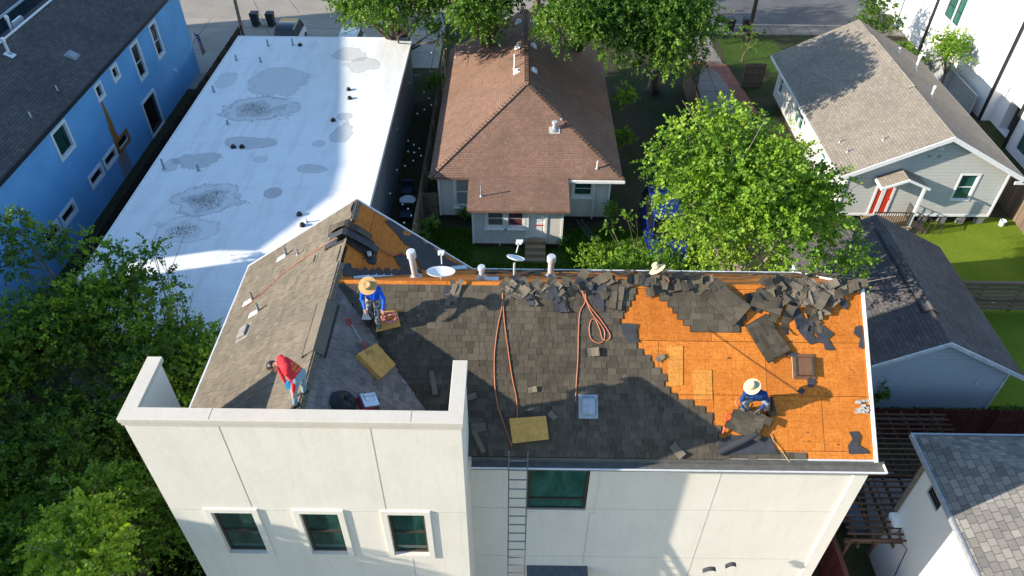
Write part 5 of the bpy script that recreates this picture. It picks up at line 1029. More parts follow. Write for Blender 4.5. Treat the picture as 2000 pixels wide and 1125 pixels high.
# ------------------------------------------------------------------ loose shingles
def strip_mesh(name, L, w, curl, tabs, seed, mat, jag=0):
    rg = random.Random(seed); mb = MB(); n = max(2, int(L / .08)); P = lambda u, v, k: (u - L / 2, v - w / 2, curl * ((u / L - .5) ** 2) * 4 * L * .3 + .0025 * k + .022 * math.sin(u * 11 + seed) + .012 * math.sin(v * 14 + seed * 2 + u * 5))
    tones = [rg.uniform(.2, .95) for _ in range(12)]; n_t = max(1, round(L / .17)); jit = [rg.uniform(0, .3) * w if not tabs else rg.uniform(0, .22) * w for _ in range(n_t + 1)]
    for i in range(n):
        u0, u1 = L * i / n, L * (i + 1) / n; ti = min(n_t - 1, int((u0 + u1) / 2 / L * n_t)); v1 = w; v0 = 0 if tabs else jit[ti]
        if tabs: v0 = jit[ti]
        g = .004 if tabs and int(u0 / L * n_t) != int(u1 / L * n_t - 1e-6) else 0
        mb.hull([P(u0, v0, 0), P(u1 - g, v0, 0), P(u1 - g, v1, 0), P(u0, v1, 0)], [P(u0, v0, 2), P(u1 - g, v0, 2), P(u1 - g, v1, 2), P(u0, v1, 2)], tones[ti])
    o = mb.build(name, mat, origin=(0, 0, 0)); return o
def put(o, p, U, V, N, ang, tilt=0, roll=0):
    U, V, N = A(*U), A(*V), A(*N); a = R(ang); u = U * math.cos(a) + V * math.sin(a); v = np.cross(N, u)
    u2 = u * math.cos(tilt) + N * math.sin(tilt); n2 = np.cross(u2, v); v2 = v * math.cos(roll) + n2 * math.sin(roll); n2 = np.cross(u2, v2)
    o.matrix_world = Matrix([[u2[i], v2[i], n2[i], p[i]] for i in range(3)] + [[0, 0, 0, 1]])
    WO[o.name] = np.array(p, float); return o
VAR = []
for i, (L, w, cu, tb, mt) in enumerate(((.82, .24, .22, 1, 'shF'), (.5, .25, .35, 1, 'shF'), (.27, .20, .2, 1, 'shF'), (.55, .13, .3, 1, 'shL'), (.34, .2, .45, 1, 'shL'), (.2, .15, .3, 0, 'shL'), (.42, .22, .4, 0, 'felt'), (.26, .2, .5, 0, 'felt'), (.68, .22, .5, 1, 'shF'))):
    o = strip_mesh('loose_shingle', L, w, cu, tb, i, M[mt]); VAR.append(o)
used = set()
def loose(k, p, ang, tilt=0, roll=0, label=None, group=None, B3=None):
    B3 = B3 or (A(1, 0, 0), FV, FN); src = VAR[k]
    if k in used: o = src.copy(); COL.objects.link(o)
    else: o = src; used.add(k)
    put(o, p, *B3, ang, tilt, roll); tag(o, label, 'shingle', group); return o
GH = 'torn shingles heaped below the main ridge'; rg = random.Random(77)
LB = {0: 'long torn shingle strip in the heap below the main ridge', 1: 'torn shingle piece in the heap below the main ridge', 2: 'short torn shingle tab in the heap below the main ridge', 3: 'long pale shingle strip in the heap below the main ridge', 4: 'curled pale shingle in the heap below the main ridge', 5: 'small pale shingle tab in the heap below the main ridge', 6: 'dark felt rag in the heap below the main ridge', 7: 'small black felt rag in the heap below the main ridge', 8: 'curled long shingle strip in the heap below the main ridge'}
def heap(x0, x1, y0, y1, n, ks, a0, a1, hmax=.12, zone=''):
    n = int(n * .9)
    for i in range(n):
        k = rg.choice(ks); px, py = rg.uniform(x0, x1), rg.uniform(y0, y1); h = .02 + hmax * .75 * (i / n)
        loose(k, K(px, py, h), rg.uniform(a0, a1), rg.uniform(-.18, .18), rg.uniform(-.15, .15), LB[k].replace('in the heap below the main ridge', zone), GH)
heap(985, 1112, 550, 575, 34, (2, 4, 5, 6, 4, 3, 5, 5, 2), 40, 140, .13, zone='in the heap between the two small flues')
heap(1030, 1115, 575, 600, 7, (6, 7, 3), 60, 120, .05, zone='hanging below the heap between the two small flues')
heap(860, 925, 552, 590, 7, (2, 5, 3, 7), 60, 110, .06, zone='below the ridge beside the large satellite dish')
heap(1120, 1240, 545, 570, 12, (0, 6, 7, 2, 8), -20, 60, .10, zone='in the heap above the looped hose')
heap(1240, 1300, 543, 556, 8, (0, 8, 6, 1), -12, 12, .10, zone='along the ridge left of the straw hat')
heap(1290, 1400, 545, 565, 10, (0, 1, 8), -15, 40, .08, zone='along the ridge right of the straw hat')
heap(1470, 1560, 552, 580, 16, (0, 1, 2, 8, 3, 1), -70, 30, .16, zone='in the big heap above the brown attic vent')
heap(1540, 1625, 552, 590, 30, (4, 3, 5, 4, 5, 6, 5), -60, 40, .16, zone='in the pale heap near the right rake')
heap(1600, 1675, 556, 572, 14, (3, 4, 5, 5, 0), -5, 25, .10, zone='along the ridge at the right rake')
heap(1565, 1610, 600, 650, 9, (6, 7, 4, 2, 7), -60, 60, .10, zone='in the black felt tangle below the pale heap')
heap(1490, 1540, 600, 640, 4, (0, 1, 8), 50, 75, .10, zone='beside the slab lying on the boards')
for k, px, py, an, lab in ((3, 846, 748, -78, 'pale shingle strip lying on the dark shaded shingles left of the parapet end'), (5, 1040, 762, 12, 'small pale shingle tab in the sunlit middle of the slope'), (5, 1078, 812, -45, 'small shingle tab just right of the ladder foam'), (3, 934, 862, -62, 'narrow shingle strip in shadow left of the ladder'), (4, 935, 835, 10, 'curled shingle tab in shadow beside the parapet wall'), (4, 1155, 688, 5, 'curled shingle tab in the middle of the slope below the hose loop'), (5, 922, 775, 20, 'square shingle tab at the shadow edge near the parapet end'), (4, 1322, 880, -50, 'shingle tab hanging at the gutter left of the felt roll'), (5, 1290, 700, 40, 'brown backed tab at the torn shingle edge'), (7, 736, 797, 20, 'grey scrap right of the silver tool case')):
    B3 = (A(0, 1, 0), V3, N3) if px < 760 else None
    p = W(px, py, .04) if px < 760 else K(px, py, .04)
    loose(k, p, an, rg.uniform(-.08, .08), 0, lab, None, B3)
# peeled multi-course sheets
def sheet_patch(w, h, seed, ragged=.12, lift=.05, mat='shF', diag=0):
    rg_ = random.Random(seed); ph = rg_.uniform(0, 6); mb = MB()
    ins = lambda u, v: ragged * abs(math.sin(v * 21 + ph)) + diag * v < u < w - ragged * abs(math.sin(v * 17 + ph)) and 0 < v < h
    shingle_field(mb, (-w / 2, -h / 2, 0), (1, 0, 0), (0, 1, 0), (0, 0, 1), w, h, ins, seed, lift=.013, wch=(.2, .26, .33))
    v = 0
    while v < h - .05:
        a = -w / 2 + ragged * abs(math.sin((v + .07) * 21 + ph)) + diag * (v + .07) + .02; b = w / 2 - ragged * abs(math.sin((v + .07) * 17 + ph)) - .02
        if b > a + .05: mb.box((a, -h / 2 + v, -.008), (b, -h / 2 + v + .14, -.001), .2)
        v += .143
    o = mb.build('shingle_sheet', M[mat], origin=(0, 0, 0))
    for q in o.data.vertices: q.co.z += lift * ((q.co.x / w) ** 2 * 2 + math.sin(q.co.y * 4 + ph) * .3)
    return o
def psheet(o, px, py, h, ang, label, tilt=0, roll=0): put(o, K(px, py, h), (1, 0, 0), FV, FN, ang, tilt, roll); return tag(o, label, 'shingle sheet', 'peeled shingle sheets on the front slope')
psheet(sheet_patch(1.0, .62, 1, .06, .06), 1418, 588, .07, -42, 'fan of peeled shingle courses folded over the attached patch')
psheet(sheet_patch(.95, .62, 2, .05, .04), 1500, 660, .07, -60, 'slab of four peeled shingle courses lying on the orange boards')
psheet(sheet_patch(.9, .62, 3, .14, .07), 1462, 825, .13, -24, 'jagged peeled sheet the crouching worker is lifting', 0, .05)
psheet(sheet_patch(.75, .45, 4, .1, .08), 1500, 590, .16, -20, 'peeled sheet in the middle of the heap right of the folded fan')
psheet(sheet_patch(.6, .45, 5, .1, .10, 'shL'), 1590, 578, .18, -35, 'pale peeled sheet at the right end of the heap')
psheet(sheet_patch(.7, .3, 6, .08, .05), 1205, 575, .06, 82, 'peeled sheet lying straight down the slope beside the hose loop')
# felt scraps on the boards
GF = 'scraps of black felt on the orange boards'
FS = [([(1212, 631), (1247, 633), (1240, 655), (1250, 669), (1228, 668), (1216, 652)], 'slate felt piece in the notch of the torn shingle edge'),
 ([(1541, 598), (1560, 600), (1578, 640), (1597, 668), (1582, 673), (1560, 648)], 'long black felt strip pointing down below the heap'),
 ([(1583, 640), (1606, 635), (1628, 652), (1617, 662), (1630, 684), (1612, 684), (1608, 671), (1594, 668), (1597, 650)], 'large ragged black felt piece below the heap'),
 ([(1670, 638), (1683, 635), (1687, 682), (1676, 678), (1680, 662), (1667, 651)], 'black felt piece against the right rake'), ([(1576, 741), (1584, 736), (1593, 745), (1588, 757), (1578, 755)], 'small black felt scrap just below the brown attic vent'),
 ([(1556, 764), (1565, 758), (1573, 763), (1566, 771)], 'smallest dark scrap at the end of the string'), ([(1532, 693), (1548, 687), (1557, 690), (1555, 698), (1540, 696)], 'thin dark scrap left of the brown attic vent'),
 ([(1658, 843), (1673, 842), (1680, 851), (1676, 870), (1690, 877), (1698, 886), (1658, 887), (1656, 870), (1665, 858)], 'black felt piece in the bottom right corner of the deck'),
 ([(1402, 868), (1425, 850), (1470, 850), (1508, 856), (1512, 872), (1521, 887), (1402, 889)], 'wide black felt sheet along the eave under the lifted shingles'),
 ([(1640, 585), (1652, 583), (1657, 595), (1650, 605), (1643, 600)], 'black felt scrap near the top right corner of the boards'), ([(1470, 575), (1485, 560), (1500, 590), (1480, 612), (1462, 600)], 'black felt showing between the fan and the heap'),
 ([(1155, 575), (1180, 560), (1180, 610), (1160, 595)], 'black felt triangle left of the hose loop')]
for i, (q, lab) in enumerate(FS):
    m = MB(); P = [K(x, y, .012 + .002 * i) for x, y in q]; c = sum(P) / len(P)
    m.slab(P, FN * .005); m.build('felt_scrap', M['felt'], origin=c, label=lab, cat='felt scrap', group=GF)
rs = np.random.RandomState(8); GC = 'small chips scattered on the orange boards'
for i in range(26):
    px, py = rs.uniform(1290, 1685), rs.uniform(650, 875)
    if px < 1300 + (py - 650) * .6 or (1400 < px < 1530 and py > 740): continue
    p = K(px, py, .01); a = rs.uniform(0, 6.3); s = rs.uniform(.012, .035); m = MB(); u = A(1, 0, 0) * math.cos(a) + FV * math.sin(a); v = np.cross(FN, u)
    m.hull([p - u * s, p - v * s * .4, p + u * s * 1.3, p + v * s * .6], [p - u * s + FN * .01, p - v * s * .4 + FN * .01, p + u * s * 1.3 + FN * .01, p + v * s * .6 + FN * .01]); m.build('debris_chip', M['felt'] if rs.rand() < .6 else plain('chip_red', (.28, .05, .03)) if i < 3 else M['felt'], label='tiny dark chip of torn roofing on the orange boards', cat='debris', group=GC)
m = MB(); a, b = K(1404, 884, .07), K(1478, 848, .10); m.tube([a, (a + b) / 2 + FN * .02, b], [.075, .085, .07], 12); m.build('felt_roll', M['felt'], smooth=True, label='bulging roll of black felt lying below the lifted sheet at the eave', cat='felt roll')
m = MB(); rs = np.random.RandomState(4)
for k in range(14): p = K(rs.uniform(1668, 1688), rs.uniform(785, 808), .02 + .004 * k); m.slab([p, p + A(.12, 0, 0) + FN * rs.uniform(0, .03), p + A(.1, 0, 0) + FV * .06, p + FV * .05], FN * .003)
m.build('paper_scrap', plain('torn_paper', (.42, .40, .36), .7, 0, .2, .5, 20), label='crumpled pale torn paper at the right rake', cat='paper')
# strips draped over the wing ridge
GD = 'dark shingles draped over the wing ridge'; rg = random.Random(31)
for k in range(11):
    y0 = 14.75 + rg.uniform(-.28, .25); w = .24; xa, xb = -.55 + rg.uniform(-.08, .2), .75 + rg.uniform(-.25, .12); sk = rg.uniform(-.25, .25); mb = MB(); n = 10; h0 = .05 + .022 * k
    def DP(x, v): z = ZR - (.703 * -x if x < 0 else .8 * x); return A(XW + x, y0 + v * w + sk * x - .25 * x, z * 1 + h0 - .12 * max(0, .25 - abs(x)) + .015 * math.sin(x * 11 + k))
    for i in range(n): x0, x1 = xa + (xb - xa) * i / n, xa + (xb - xa) * (i + 1) / n; mb.hull([DP(x0, 0), DP(x1, 0), DP(x1, 1), DP(x0, 1)], [DP(x0, 0) + A(0, 0, .006), DP(x1, 0) + A(0, 0, .006), DP(x1, 1) + A(0, 0, .006), DP(x0, 1) + A(0, 0, .006)], rg.random() * .6)
    mb.build('draped_shingle', M['felt'] if k % 3 == 0 else M['shF'], label=('black felt strip' if k % 3 == 0 else 'dark shingle strip') + (' low' if k < 4 else ' midway up' if k < 8 else ' at the top') + ' in the stack draped over the wing ridge', cat='shingle', group=GD)
# scraps falling past the wall
for p, lab, s in ((aty(1386, 1117, 9.3), 'curved dark scrap falling past the lower right wall', .16), (aty(1428, 1108, 9.5), 'flat scrap falling past the lower right wall', .13)):
    m = MB(); 
    for k in range(4): a, b = k / 4, (k + 1) / 4; f = lambda t: p + A((t - .5) * 2 * s, 0, -.08 * (t - .5) ** 2 * 4 + .1 * t); m.slab([f(a), f(b), f(b) + A(0, .10, .03), f(a) + A(0, .10, .03)], A(0, 0, .005), .3)
    m.build('falling_shingle', M['felt'], label=lab, cat='shingle')
# ------------------------------------------------------------------ STREET THINGS
def bin_(p, label, group):
    x, y, z = p; e = empty('wheelie_bin', (x, y, z), label, 'bin', group); m = MB(); q = lambda w, d, zz, oy=0: [(x - w, y - d + oy, zz), (x + w, y - d + oy, zz), (x + w, y + d + oy, zz), (x - w, y + d + oy, zz)]
    m.hull(q(.22, .24, .06), q(.29, .33, 1.0)); m.build('body', M['bin'], e, bevel=.02)
    m = MB(); m.hull(q(.31, .36, 1.003), q(.27, .30, 1.09)); m.build('lid', M['bin'], e, bevel=.015)
    for s in (-1, 1): m = MB(); m.tube([(x + s * .24, y + .22, .1), (x + s * .29, y + .22, .1)], .1, 12); m.build('wheel', M['black'], e, smooth=True)
    m = MB(); m.tube([(x - .2, y + .36, 1.0), (x + .2, y + .36, 1.0)], .018, 6); m.build('handle', M['bin'], e); return e
M['bin'] = plain('bin_plastic', (.028, .030, .034), .5, 0, .4, .3)
bin_((-20.1, 56.3, .008), 'dark wheelie bin on the alley, nearer the pole', 'wheelie bins'); bin_((-18.9, 56.3, .008), 'dark wheelie bin on the alley, nearer the black roofed car', 'wheelie bins')
bin_((16.35, 56.2, .1), 'black wheelie bin on the shaded pavement, left one beside the pole', 'wheelie bins'); bin_((17.6, 56.25, .1), 'black wheelie bin on the shaded pavement, right against the pole', 'wheelie bins'); bin_((28.6, 57.0, .1), 'black wheelie bin alone beyond the cottage roof', 'wheelie bins')
def car(cx, cy, L, W_, H, col, roofm, label, name='parked_car', hood=.24, tail=.1, yaw=0):
    e = empty(name, (cx, cy, 0), label, 'van' if 'van' in name else 'car'); e.rotation_euler[2] = 0
    ys = [-.5, -.485, -.42, -.2, .2, .42, .485, .5]; hw = [.36, .43, .48, .5, .5, .48, .43, .36]; zt = [.38, .50, .54, .56, .57, .56, .52, .40]
    m = MB(); ring = []
    for y, w, z in zip(ys, hw, zt):
        w *= W_; z *= H; ring.append([(cx - w, cy + y * L, .22), (cx + w, cy + y * L, .22), (cx + w * 1.0, cy + y * L, z * .75), (cx + w * .9, cy + y * L, z), (cx - w * .9, cy + y * L, z), (cx - w, cy + y * L, z * .75)])
    for a, b in zip(ring, ring[1:]):
        for k in range(6): m.face([a[k], a[(k + 1) % 6], b[(k + 1) % 6], b[k]])
    m.face(ring[0]); m.face(ring[-1]); m.build('body', col, e, smooth=True)
    y0, y1, y2, y3 = -.5 + hood, -.5 + hood + .13, .5 - tail - .10, .5 - tail; zb = .555 * H; q = lambda y, w, z: [(cx - w * W_, cy + y * L, z), (cx + w * W_, cy + y * L, z)]
    lo = [*q(y0, .43, zb), *reversed(q(y3, .43, zb))]; hi = [*q(y1, .36, H * .96), *reversed(q(y2, .36, H * .96))]; m = MB(); m.hull(lo, hi); m.build('windows', M['glass_dark'], e)
    m = MB(); m.hull([*q(y1 - .005, .37, H * .955), *reversed(q(y2 + .005, .37, H * .955))], [*q(y1 + .02, .34, H), *reversed(q(y2 - .015, .34, H))]); 
    for (a, b) in ((y0, y1), (y3, y2)):
        for s in (-1, 1): m.tube([(cx + s * .43 * W_, cy + a * L, zb), (cx + s * .365 * W_, cy + b * L, H * .955)], .035, 6)
    m.build('roof', roofm, e, smooth=True)
    for sy in (-.31, .30):
        for s in (-1, 1):
            x = cx + s * .46 * W_; m = MB(); m.tube([(x - .09, cy + sy * L, .33), (x + .09, cy + sy * L, .33)], .33, 20); w_ = m.build('wheel', M['black'], e, smooth=True); m = MB(); m.tube([(x + s * .07, cy + sy * L, .33), (x + s * .1, cy + sy * L, .33)], .19, 14); m.build('rim', M['alu'], w_)
    for s in (-1, 1):
        m = MB(); m.box((cx + s * .36 * W_ - .14, cy - .492 * L - .02, .55), (cx + s * .36 * W_ + .14, cy - .485 * L + .05, .70)); m.build('headlight', M['white'], e)
        m = MB(); m.box((cx + s * .37 * W_ - .1, cy + .485 * L - .05, .60), (cx + s * .37 * W_ + .1, cy + .492 * L + .02, .80)); m.build('tail_light', M['red_paint'], e)
        m = MB(); m.box((cx + s * .52 * W_ - .08, cy + (y0 + .03) * L, zb + .02), (cx + s * .52 * W_ + .08, cy + (y0 + .05) * L, zb + .16)); m.build('mirror', col, e)
    return e
wp_ = plain('car_white', (.75, .75, .74), .25, 0, .6, .05); bk = plain('car_black', (.012, .013, .02), .12, 0, .8, .2); bl = plain('van_blue', (.008, .022, .15), .3, 0, .5, .3)
car(-16.6, 52.4, 4.6, 1.85, 1.72, wp_, bk, 'white car with a glossy black roof beside the bins'); car(-12.0, 51.5, 4.5, 1.8, 1.5, wp_, wp_, 'white car with a white roof just behind the flat roof'); car(-8.9, 50.9, 4.6, 1.85, 1.45, bk, bk, 'low black car at the right end of the parked row')
car(7.6, 30.6, 4.9, 1.95, 1.95, bl, bl, 'dark blue van parked under the bright tree', 'parked_van', hood=.17, tail=.03)
def pole(p, h, r, label, mat):
    e = empty('utility_pole', p, label, 'utility pole'); m = MB(); m.tube([p, A(*p) + A(0, 0, h)], [r, r * .75], 12); m.build('shaft', mat, e, smooth=True); m = MB(); m.box(A(*p) + A(-.9, -.05, h - .9), A(*p) + A(.9, .05, h - .76)); m.build('cross_arm', M['wood_dark'], e)
    for s in (-.8, 0, .8): m = MB(); m.lathe(A(*p) + A(s, 0, h - .76), [(.04, 0), (.06, .05), (.03, .1), (.05, .14), (.001, .16)], n=8); m.build('insulator', M['lead'], e)
    return e
pole((-20.5, 54.2, 0), 9.5, .13, 'sunlit timber utility pole beside the alley bins', plain('pole_wood', (.33, .24, .17), .8, 0, .2, .3, 5)); pole((17.4, 54.6, 0), 9.5, .16, 'dark utility pole between the shaded bins and the verge', M['wood_dark'])
m = MB()
for (a, b) in (((-19.7, 54.2, 8.7), (-14.9, 50.6, 3.4)), ((-20.5, 54.2, 8.7), (-17.9, 53.0, 0.1))): m.tube([a, (A(*a) + A(*b)) / 2 - A(0, 0, .25), b], .014, 5)
m.build('overhead_cable', M['black'], label='thin slack cables coming down from the sunlit pole', cat='cable')
# flag on the corner of the blue house
Fl = empty('flag', atx(388, 118, -21.7), 'striped flag with a blue canton hanging off the far corner of the blue house', 'flag')
c00, c01, c10, c11 = aty(377, 64, 49.2), aty(385, 66, 49.0), aty(397, 108, 49.2), aty(403, 100, 48.8); m = MB(); nu, nv = 16, 13
for i in range(nu):
    for j in range(nv):
        f = lambda a, b: (c00 * (1 - a) * (1 - b) + c01 * (1 - a) * b + c10 * a * (1 - b) + c11 * a * b) + A(.0, .10 * math.sin(b * 7 + a * 5), 0)
        q = [f(i / nu, j / nv), f((i + 1) / nu, j / nv), f((i + 1) / nu, (j + 1) / nv), f(i / nu, (j + 1) / nv)]; can = i < nu * .42 and j >= 6
        m.face(q, .5, 3 if can and (i + j) % 2 == 0 and i % 2 == 0 else 2 if can else (0 if j % 2 == 0 else 1))
m.build('cloth', [plain('flag_red', (.5, .02, .03), .7), plain('flag_white', (.7, .7, .7), .7), plain('flag_blue', (.02, .03, .2), .7), plain('flag_star', (.75, .75, .75), .7)], Fl)
m = MB(); m.tube([atx(372, 100, -21.95), c00, c00 + (c00 - atx(372, 100, -21.95)) * .05], .018, 6); m.build('pole', M['white'], Fl)
# string lights in the narrow yard
SLp = [(843, 103), (830, 130), (847, 118), (840, 140), (819, 146), (812, 147), (800, 162), (791, 152), (828, 180), (838, 192), (842, 205), (829, 214), (815, 222), (774, 238), (776, 253), (797, 275), (808, 283), (797, 296), (809, 298), (819, 290), (822, 304), (807, 314), (791, 324), (775, 332), (762, 378), (786, 399), (797, 408), (803, 421), (789, 435)]
E_ = empty('string_lights', (-5.7, 36, 0), 'strings of small white bulbs over the narrow dark yard', 'string lights'); m = MB()
PB = [atz(x, y, 2.5) for x, y in SLp]
for a, b in zip(PB, PB[1:]): m.tube([a + A(0, 0, .05), (a + b) / 2 - A(0, 0, .06), b + A(0, 0, .05)], .004, 4)
m.build('wire', M['black'], E_); m = MB(); m.ball((0, 0, 0), .05, 8, 6); b0 = None; bw = plain('bulb_glass', (.85, .85, .82), .15, 0, .8, .05)
for p in PB:
    if b0 is None: b0 = m.build('bulb', bw, E_, origin=(0, 0, 0), smooth=True); o = b0
    else: o = b0.copy(); COL.objects.link(o)
    o.parent = E_; o.location = p - WO[E_.name]
Pt = empty('patio_table', (-5.55, 30.1, 0), 'small round pale table in the narrow dark yard', 'table'); c = atz(796, 390, .72); c[2] = 0; Pt.location = c; WO[Pt.name] = c
m = MB(); m.lathe(c, [(.001, .70), (.42, .70), (.43, .715), (.42, .73), (.001, .73)], n=24); m.build('table_top', M['white_metal'], Pt, smooth=True); m = MB(); m.lathe(c, [(.25, 0), (.24, .03), (.04, .05), (.03, .70)], n=14); m.build('pedestal', M['dark_metal'], Pt, smooth=True)
for px, py, lab in ((795, 372, 'low dark lounge chair beyond the round table in the narrow yard'), (793, 418, 'low dark lounge chair before the round table in the narrow yard')):
    c = atz(px, py, .3); c[2] = 0; e = empty('lounge_chair', c, lab, 'chair', 'lounge chairs in the narrow yard'); dm = plain('chair_blue', (.05, .07, .10), .6)
    m = MB(); m.obox(c + A(0, 0, .32), (.32, 0, 0), (0, .34, 0), (0, 0, .04)); m.build('seat', dm, e, bevel=.02); m = MB(); m.obox(c + A(0, .36, .55), (.32, 0, 0), (0, .04, .02), (0, -.08, .26)); m.build('backrest', dm, e, bevel=.02)
    for sx in (-.28, .28):
        for sy in (-.3, .3): m = MB(); m.tube([c + A(sx, sy, 0), c + A(sx, sy, .28)], .02, 6); m.build('leg', M['dark_metal'], e)
# ladder lying in the yard, bucket on the lawn, tub
e = empty('ladder', atz(1145, 450, 0), 'thin ladder lying in the dark grass right of the bungalow steps', 'ladder'); a, b = atz(1124, 428, .12), atz(1152, 468, .12); a2, b2 = a + A(.32, 0, 0), b + A(.32, 0, 0)
for p, q in ((a, b), (a2, b2)): m = MB(); m.tube([p, q], .02, 6); m.build('rail', M['alu'], e)
for k in range(8): m = MB(); t = (k + .5) / 8; m.tube([a + (b - a) * t, a2 + (b2 - a2) * t], .012, 6); m.build('rung', M['alu'], e)
m = MB(); c = atz(1955, 440, 0); m.lathe(c, [(.001, .01), (.13, .01), (.16, .30), (.17, .31), (.15, .32), (.12, .05), (.001, .05)], n=18); m.build('bucket', M['white'], smooth=True, label='small white bucket on the bright lawn', cat='bucket')
m = MB(); c = atz(1930, 606, 0); m.lathe(c, [(.03, 0), (.03, .5), (.08, .5), (.06, .62), (.001, .66)], n=12); m.build('garden_light', M['white_metal'], smooth=True, label='white capped garden light beside the garage roof', cat='lamp')
m = MB(); c = atz(1660, 1020, 0); m.hull([c + A(-.3, -.5, 0), c + A(.3, -.5, 0), c + A(.3, .5, 0), c + A(-.3, .5, 0)], [c + A(-.35, -.55, .5), c + A(.35, -.55, .5), c + A(.35, .55, .5), c + A(-.35, .55, .5)]); e = m.build('storage_tub', plain('tub_blue', (.10, .14, .18), .5), bevel=.03, label='grey blue storage tub between the red fence and the pergola', cat='tub')
m = MB(); m.box((8.7, 6.5, .02), (10.1, 11.8, .10)); e = m.build('tarp', plain('tarp_navy', (.01, .015, .07), .5, 0, .3, .3, 3), label='dark navy tarp on the ground against the red fence', cat='tarp')
# rags along the rear slope just behind the ridge
rg = random.Random(91)
for i in range(34):
    px = rg.uniform(900, 1640); py = 541 - rg.uniform(0, 10) * (1 if px < 1500 else .5); p = atp(px, py, (0, YRG, ZR + .02 + .04 * rg.random()), A(0, .75, 1)); k = rg.choice((0, 3, 6, 0, 8, 7))
    loose(k, p, rg.uniform(-14, 14), rg.uniform(-.06, .06), rg.uniform(-.1, .1), ('long dark', 'dark', 'short', 'long pale', 'curled', 'small', 'black felt', 'small felt', 'curled long')[k] + ' rag lying behind the main ridge ' + ('left of the middle flue' if px < 1075 else 'between the middle flue and the straw hat' if px < 1280 else 'right of the straw hat'), 'rags lying just behind the main ridge', (A(1, 0, 0), A(0, .8, -.6), A(0, .6, .8)))
